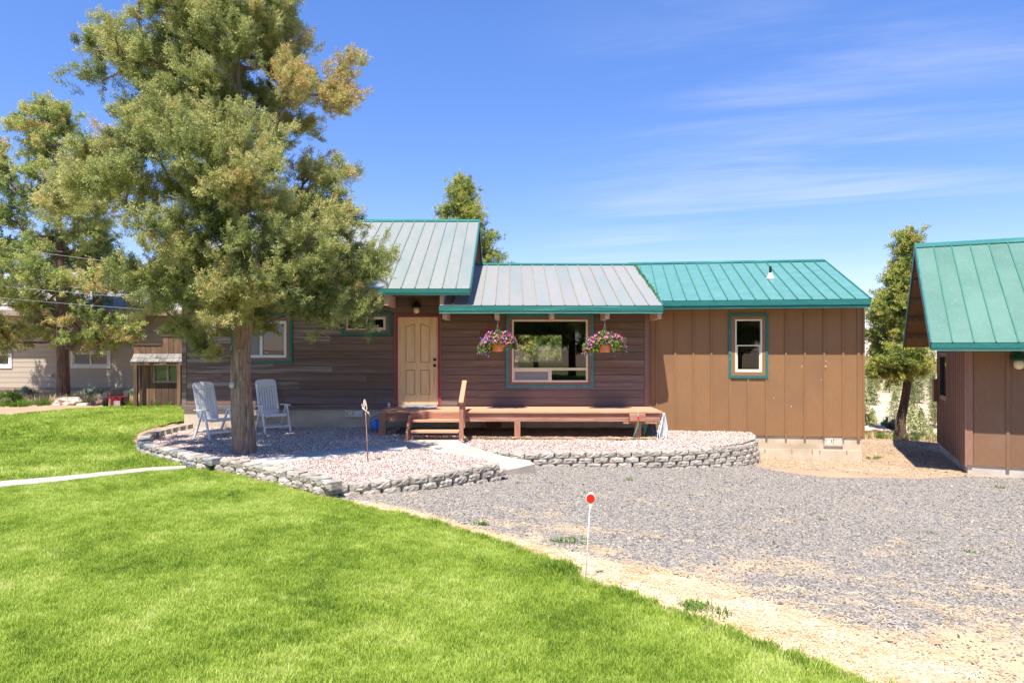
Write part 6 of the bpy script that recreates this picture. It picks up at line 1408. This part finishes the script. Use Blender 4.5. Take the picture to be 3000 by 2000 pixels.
o = scatter('gravel_stones', np.c_[X, Y, terrv(X, Y)+.017], RNG.uniform(-.5, .5, (n, 3))+np.c_[np.zeros((n, 2)), RNG.uniform(0, 6.28, n)], S, np.clip(RNG.normal(.42, .24, n), 0, 1), GS, 'gravelstone'); tag(o, kind='stuff')
# a few stray stones on the straw verge
X, Y = rand_in(straw_poly, 60); k = visible(X, Y); X, Y = X[k], Y[k]; n = len(X)
o = scatter('gravel_stones', np.c_[X, Y, terrv(X, Y)+.012], RNG.uniform(-.5, .5, (n, 3)), np.exp(RNG.normal(-4.9, .3, n)), np.clip(RNG.normal(.45, .25, n), 0, 1), GS, 'gravelstone'); tag(o, kind='stuff')
# pebbles and clods on the bare soil between the two buildings
dirt_poly = [(5.2, 14.0), (7.6, 13.4), (9.3, 13.6), (11.2, 18.4), (12.5, 20.2), (9.0, 20.6), (8.0, 16.0), (5.4, 15.6)]
X, Y = rand_in(dirt_poly, 260); n = len(X)
o = scatter('soil_pebbles', np.c_[X, Y, terrv(X, Y)+.004], RNG.uniform(-.5, .5, (n, 3)), np.exp(RNG.normal(-4.7, .45, n)), np.clip(RNG.normal(.6, .25, n), 0, 1), GS, 'gravelstone'); tag(o, kind='stuff')
X, Y = rand_in(dirt_poly, 60); n = len(X)
o = scatter('straw_litter', np.c_[X, Y, terrv(X, Y)+.004], np.c_[np.zeros((n, 2)), RNG.uniform(0, 6.28, n)], RNG.uniform(.7, 1.3, n), np.clip(RNG.normal(.3, .2, n), 0, 1), ST, 'straw'); tag(o, kind='stuff')
def rocks(poly, zf, dens, keep=lambda X, Y: np.ones(len(X), bool)):
    X, Y = rand_in(poly, dens); k = keep(X, Y); X, Y = X[k], Y[k]; n = len(X); Z = np.array([zf(x, y) for x, y in zip(X, Y)])
    S = np.exp(RNG.normal(-4.4, .3, n))
    o = scatter('pink_rocks', np.c_[X, Y, Z+.008+RNG.uniform(0, .012, n)], RNG.uniform(-1.5, 1.5, (n, 3)), S, np.clip(RNG.normal(.55, .25, n), 0, 1), PS, 'pinkstone'); return tag(o, kind='stuff')
wpoly = [(lambda v: (v.x, v.y))(Pz(*q_, -1.845)) for q_ in topl]+[(lambda v: (v.x, v.y))(Pz(*q_, -1.845)) for q_ in botl[::-1]]
pp2 = [(p.x, p.y) for p in ppoly]
rocks(polyL, bedL, 1600, lambda X, Y: ~inpoly(X, Y, wpoly) & ~inpoly(X, Y, pp2) & ~((Y > 14.9) & (X > -2.6)))
rocks(polyR, bedR, 1700, lambda X, Y: ~inpoly(X, Y, pp2) & ((Y < 14.62+.06*np.sin(X*5)) | ((X > 3.3))))
# bare soil and straw under the deck
gxn, gyn = near_grid(-2.7, 3.3, 14.45, 16.05, .08)
tag(grid_sheet('soil', M['soil'], gxn, gyn, lambda x, y: -1.925+.10*sstep(14.8, 15.9, y)+.02*mnoise.noise(Vector((x*3, y*3, 0))), .0, [(-2.6, 14.95), (-2.3, 14.68), (3.25, 14.70), (3.25, 16.02), (-2.6, 16.02)]), kind='structure')
X, Y = rand_in([(-2.2, 14.3), (-.95, 14.3), (-.95, 14.75), (3.1, 14.55), (3.1, 14.72), (-1.0, 14.8), (-2.2, 14.95)], 700); n = len(X)
o = scatter('straw_litter', np.c_[X, Y, np.full(n, -1.90)+RNG.uniform(0, .02, n)], np.c_[np.zeros((n, 2)), RNG.uniform(0, 6.28, n)], RNG.uniform(.7, 1.4, n), np.clip(RNG.normal(.35, .2, n), 0, 1), ST, 'straw'); tag(o, kind='stuff')
# dry grass, weeds and sage at the back left, and at the canyon rim
DRY = [tuft_src(90+i, M['drygrass'], nb=30, rad=.10, h=.26, w=.012, lean=.7) for i in range(3)]
WG = [tuft_src(95+i, M['weed'], nb=26, rad=.10, h=.30, w=.016, lean=.8) for i in range(3)]
SG = [tuft_src(98+i, M['sage'], nb=60, rad=.10, h=.30, w=.02, lean=.9) for i in range(2)]
def field(name, poly, dens, srcs, key, sc=(.6, 1.2), keep=None, tint=(.5, .25)):
    X, Y = rand_in(poly, dens)
    if keep is not None: k = keep(X, Y); X, Y = X[k], Y[k]
    n = len(X); o = scatter(name, np.c_[X, Y, terrv(X, Y)], np.c_[RNG.uniform(-.2, .2, (n, 2)), RNG.uniform(0, 6.28, n)], RNG.uniform(*sc, n), np.clip(RNG.normal(*tint, n), 0, 1), srcs, key); return tag(o, kind='stuff')
field('dry_grass', [(-18, 19.9), (-14.5, 20.9), (-11.2, 21.0), (-11.2, 23.8), (-20, 23.8)], 26, DRY, 'dry', keep=lambda X, Y: fbm(X, Y, .8, 3.) > -.35)
field('green_weeds', [(-18, 19.2), (-14.3, 20.1), (-13.0, 20.9), (-13, 21.4), (-18, 21.6)], 40, WG, 'wg', (.3, .8), keep=lambda X, Y: fbm(X, Y, 1.2, 7.) > -.05)
field('green_weeds', [(-11.6, 20.3), (-8.2, 20.0), (-8.2, 19.85), (-11.2, 20.05)], 70, WG, 'wg', (.35, .9), keep=lambda X, Y: RNG.random(len(X)) < .6)
field('dry_grass', [(9.8, 20.2), (13.5, 19.6), (15, 21.5), (9.8, 22.3)], 26, DRY, 'dry', (.4, .9))
field('green_weeds', [(9.8, 20.3), (13.5, 19.8), (15, 21.3), (9.8, 21.6)], 34, WG, 'wg', (.3, .75), keep=lambda X, Y: fbm(X, Y, 1.2, 2.) > -.15, tint=(.7, .2))
def bush(name, label, px, py, Yb, r, h, srcs, key, n, tint, cat='shrub'):
    c = P(px, py, Yb); c.z = terrain(c.x, Yb); root = empty(name, c, label, cat)
    mb = MB()
    for k in range(7): a_ = k*.9; mb.tube([c, c+Vector((math.cos(a_)*r*.5, math.sin(a_)*r*.5, h*.7))], [.018, .006], 5)
    mb.build('stems', M['twig'], root)
    U = RNG.normal(size=(n, 3)); U /= np.linalg.norm(U, axis=1)[:, None]; U[:, 2] = np.abs(U[:, 2]); q = RNG.uniform(.3, 1, n)[:, None]
    A = np.array(c)+U*q*np.array([r, r, h]); o = scatter('foliage', A, np.c_[RNG.uniform(-.6, .6, (n, 2)), RNG.uniform(0, 6.28, n)], RNG.uniform(.3, .55, n), np.clip(RNG.normal(tint, .2, n), 0, 1), srcs, key, root); o['kind'] = 'stuff'; return root
bush('shrub', 'leafy green shrub at the left edge of the photo beyond the lawn', 20, 1190, 21.0, .55, .42, WG, 'wg', 190, .3)
bush('sagebrush', 'pale green sagebrush left of the left tree, against the beige house', 75, 1160, 23.0, .30, .38, SG, 'sg', 120, .5)
bush('sagebrush', 'pale sagebrush right of the left tree trunk, by the beige house wall', 262, 1158, 23.0, .30, .36, SG, 'sg', 120, .5)
bush('sagebrush', 'smaller pale sagebrush just left of the riding mower, by the beige house wall', 292, 1160, 22.8, .25, .30, SG, 'sg', 90, .6)
bush('sagebrush', 'grey-green sagebrush left of the crooked tree trunk near the canyon rim', 2603, 1262, 21.2, .26, .55, SG, 'sg', 130, .2)
bush('shrub', 'pale shrub between the riding mower and the shed', 388, 1180, 21.6, .16, .42, SG, 'sg', 60, .7)

# ------------------------------------------------------------------ lift everything so the yard lies near height zero
for o in list(sc.objects):
    if o.parent is None: o.location.z += LIFT
bpy.context.view_layer.update()
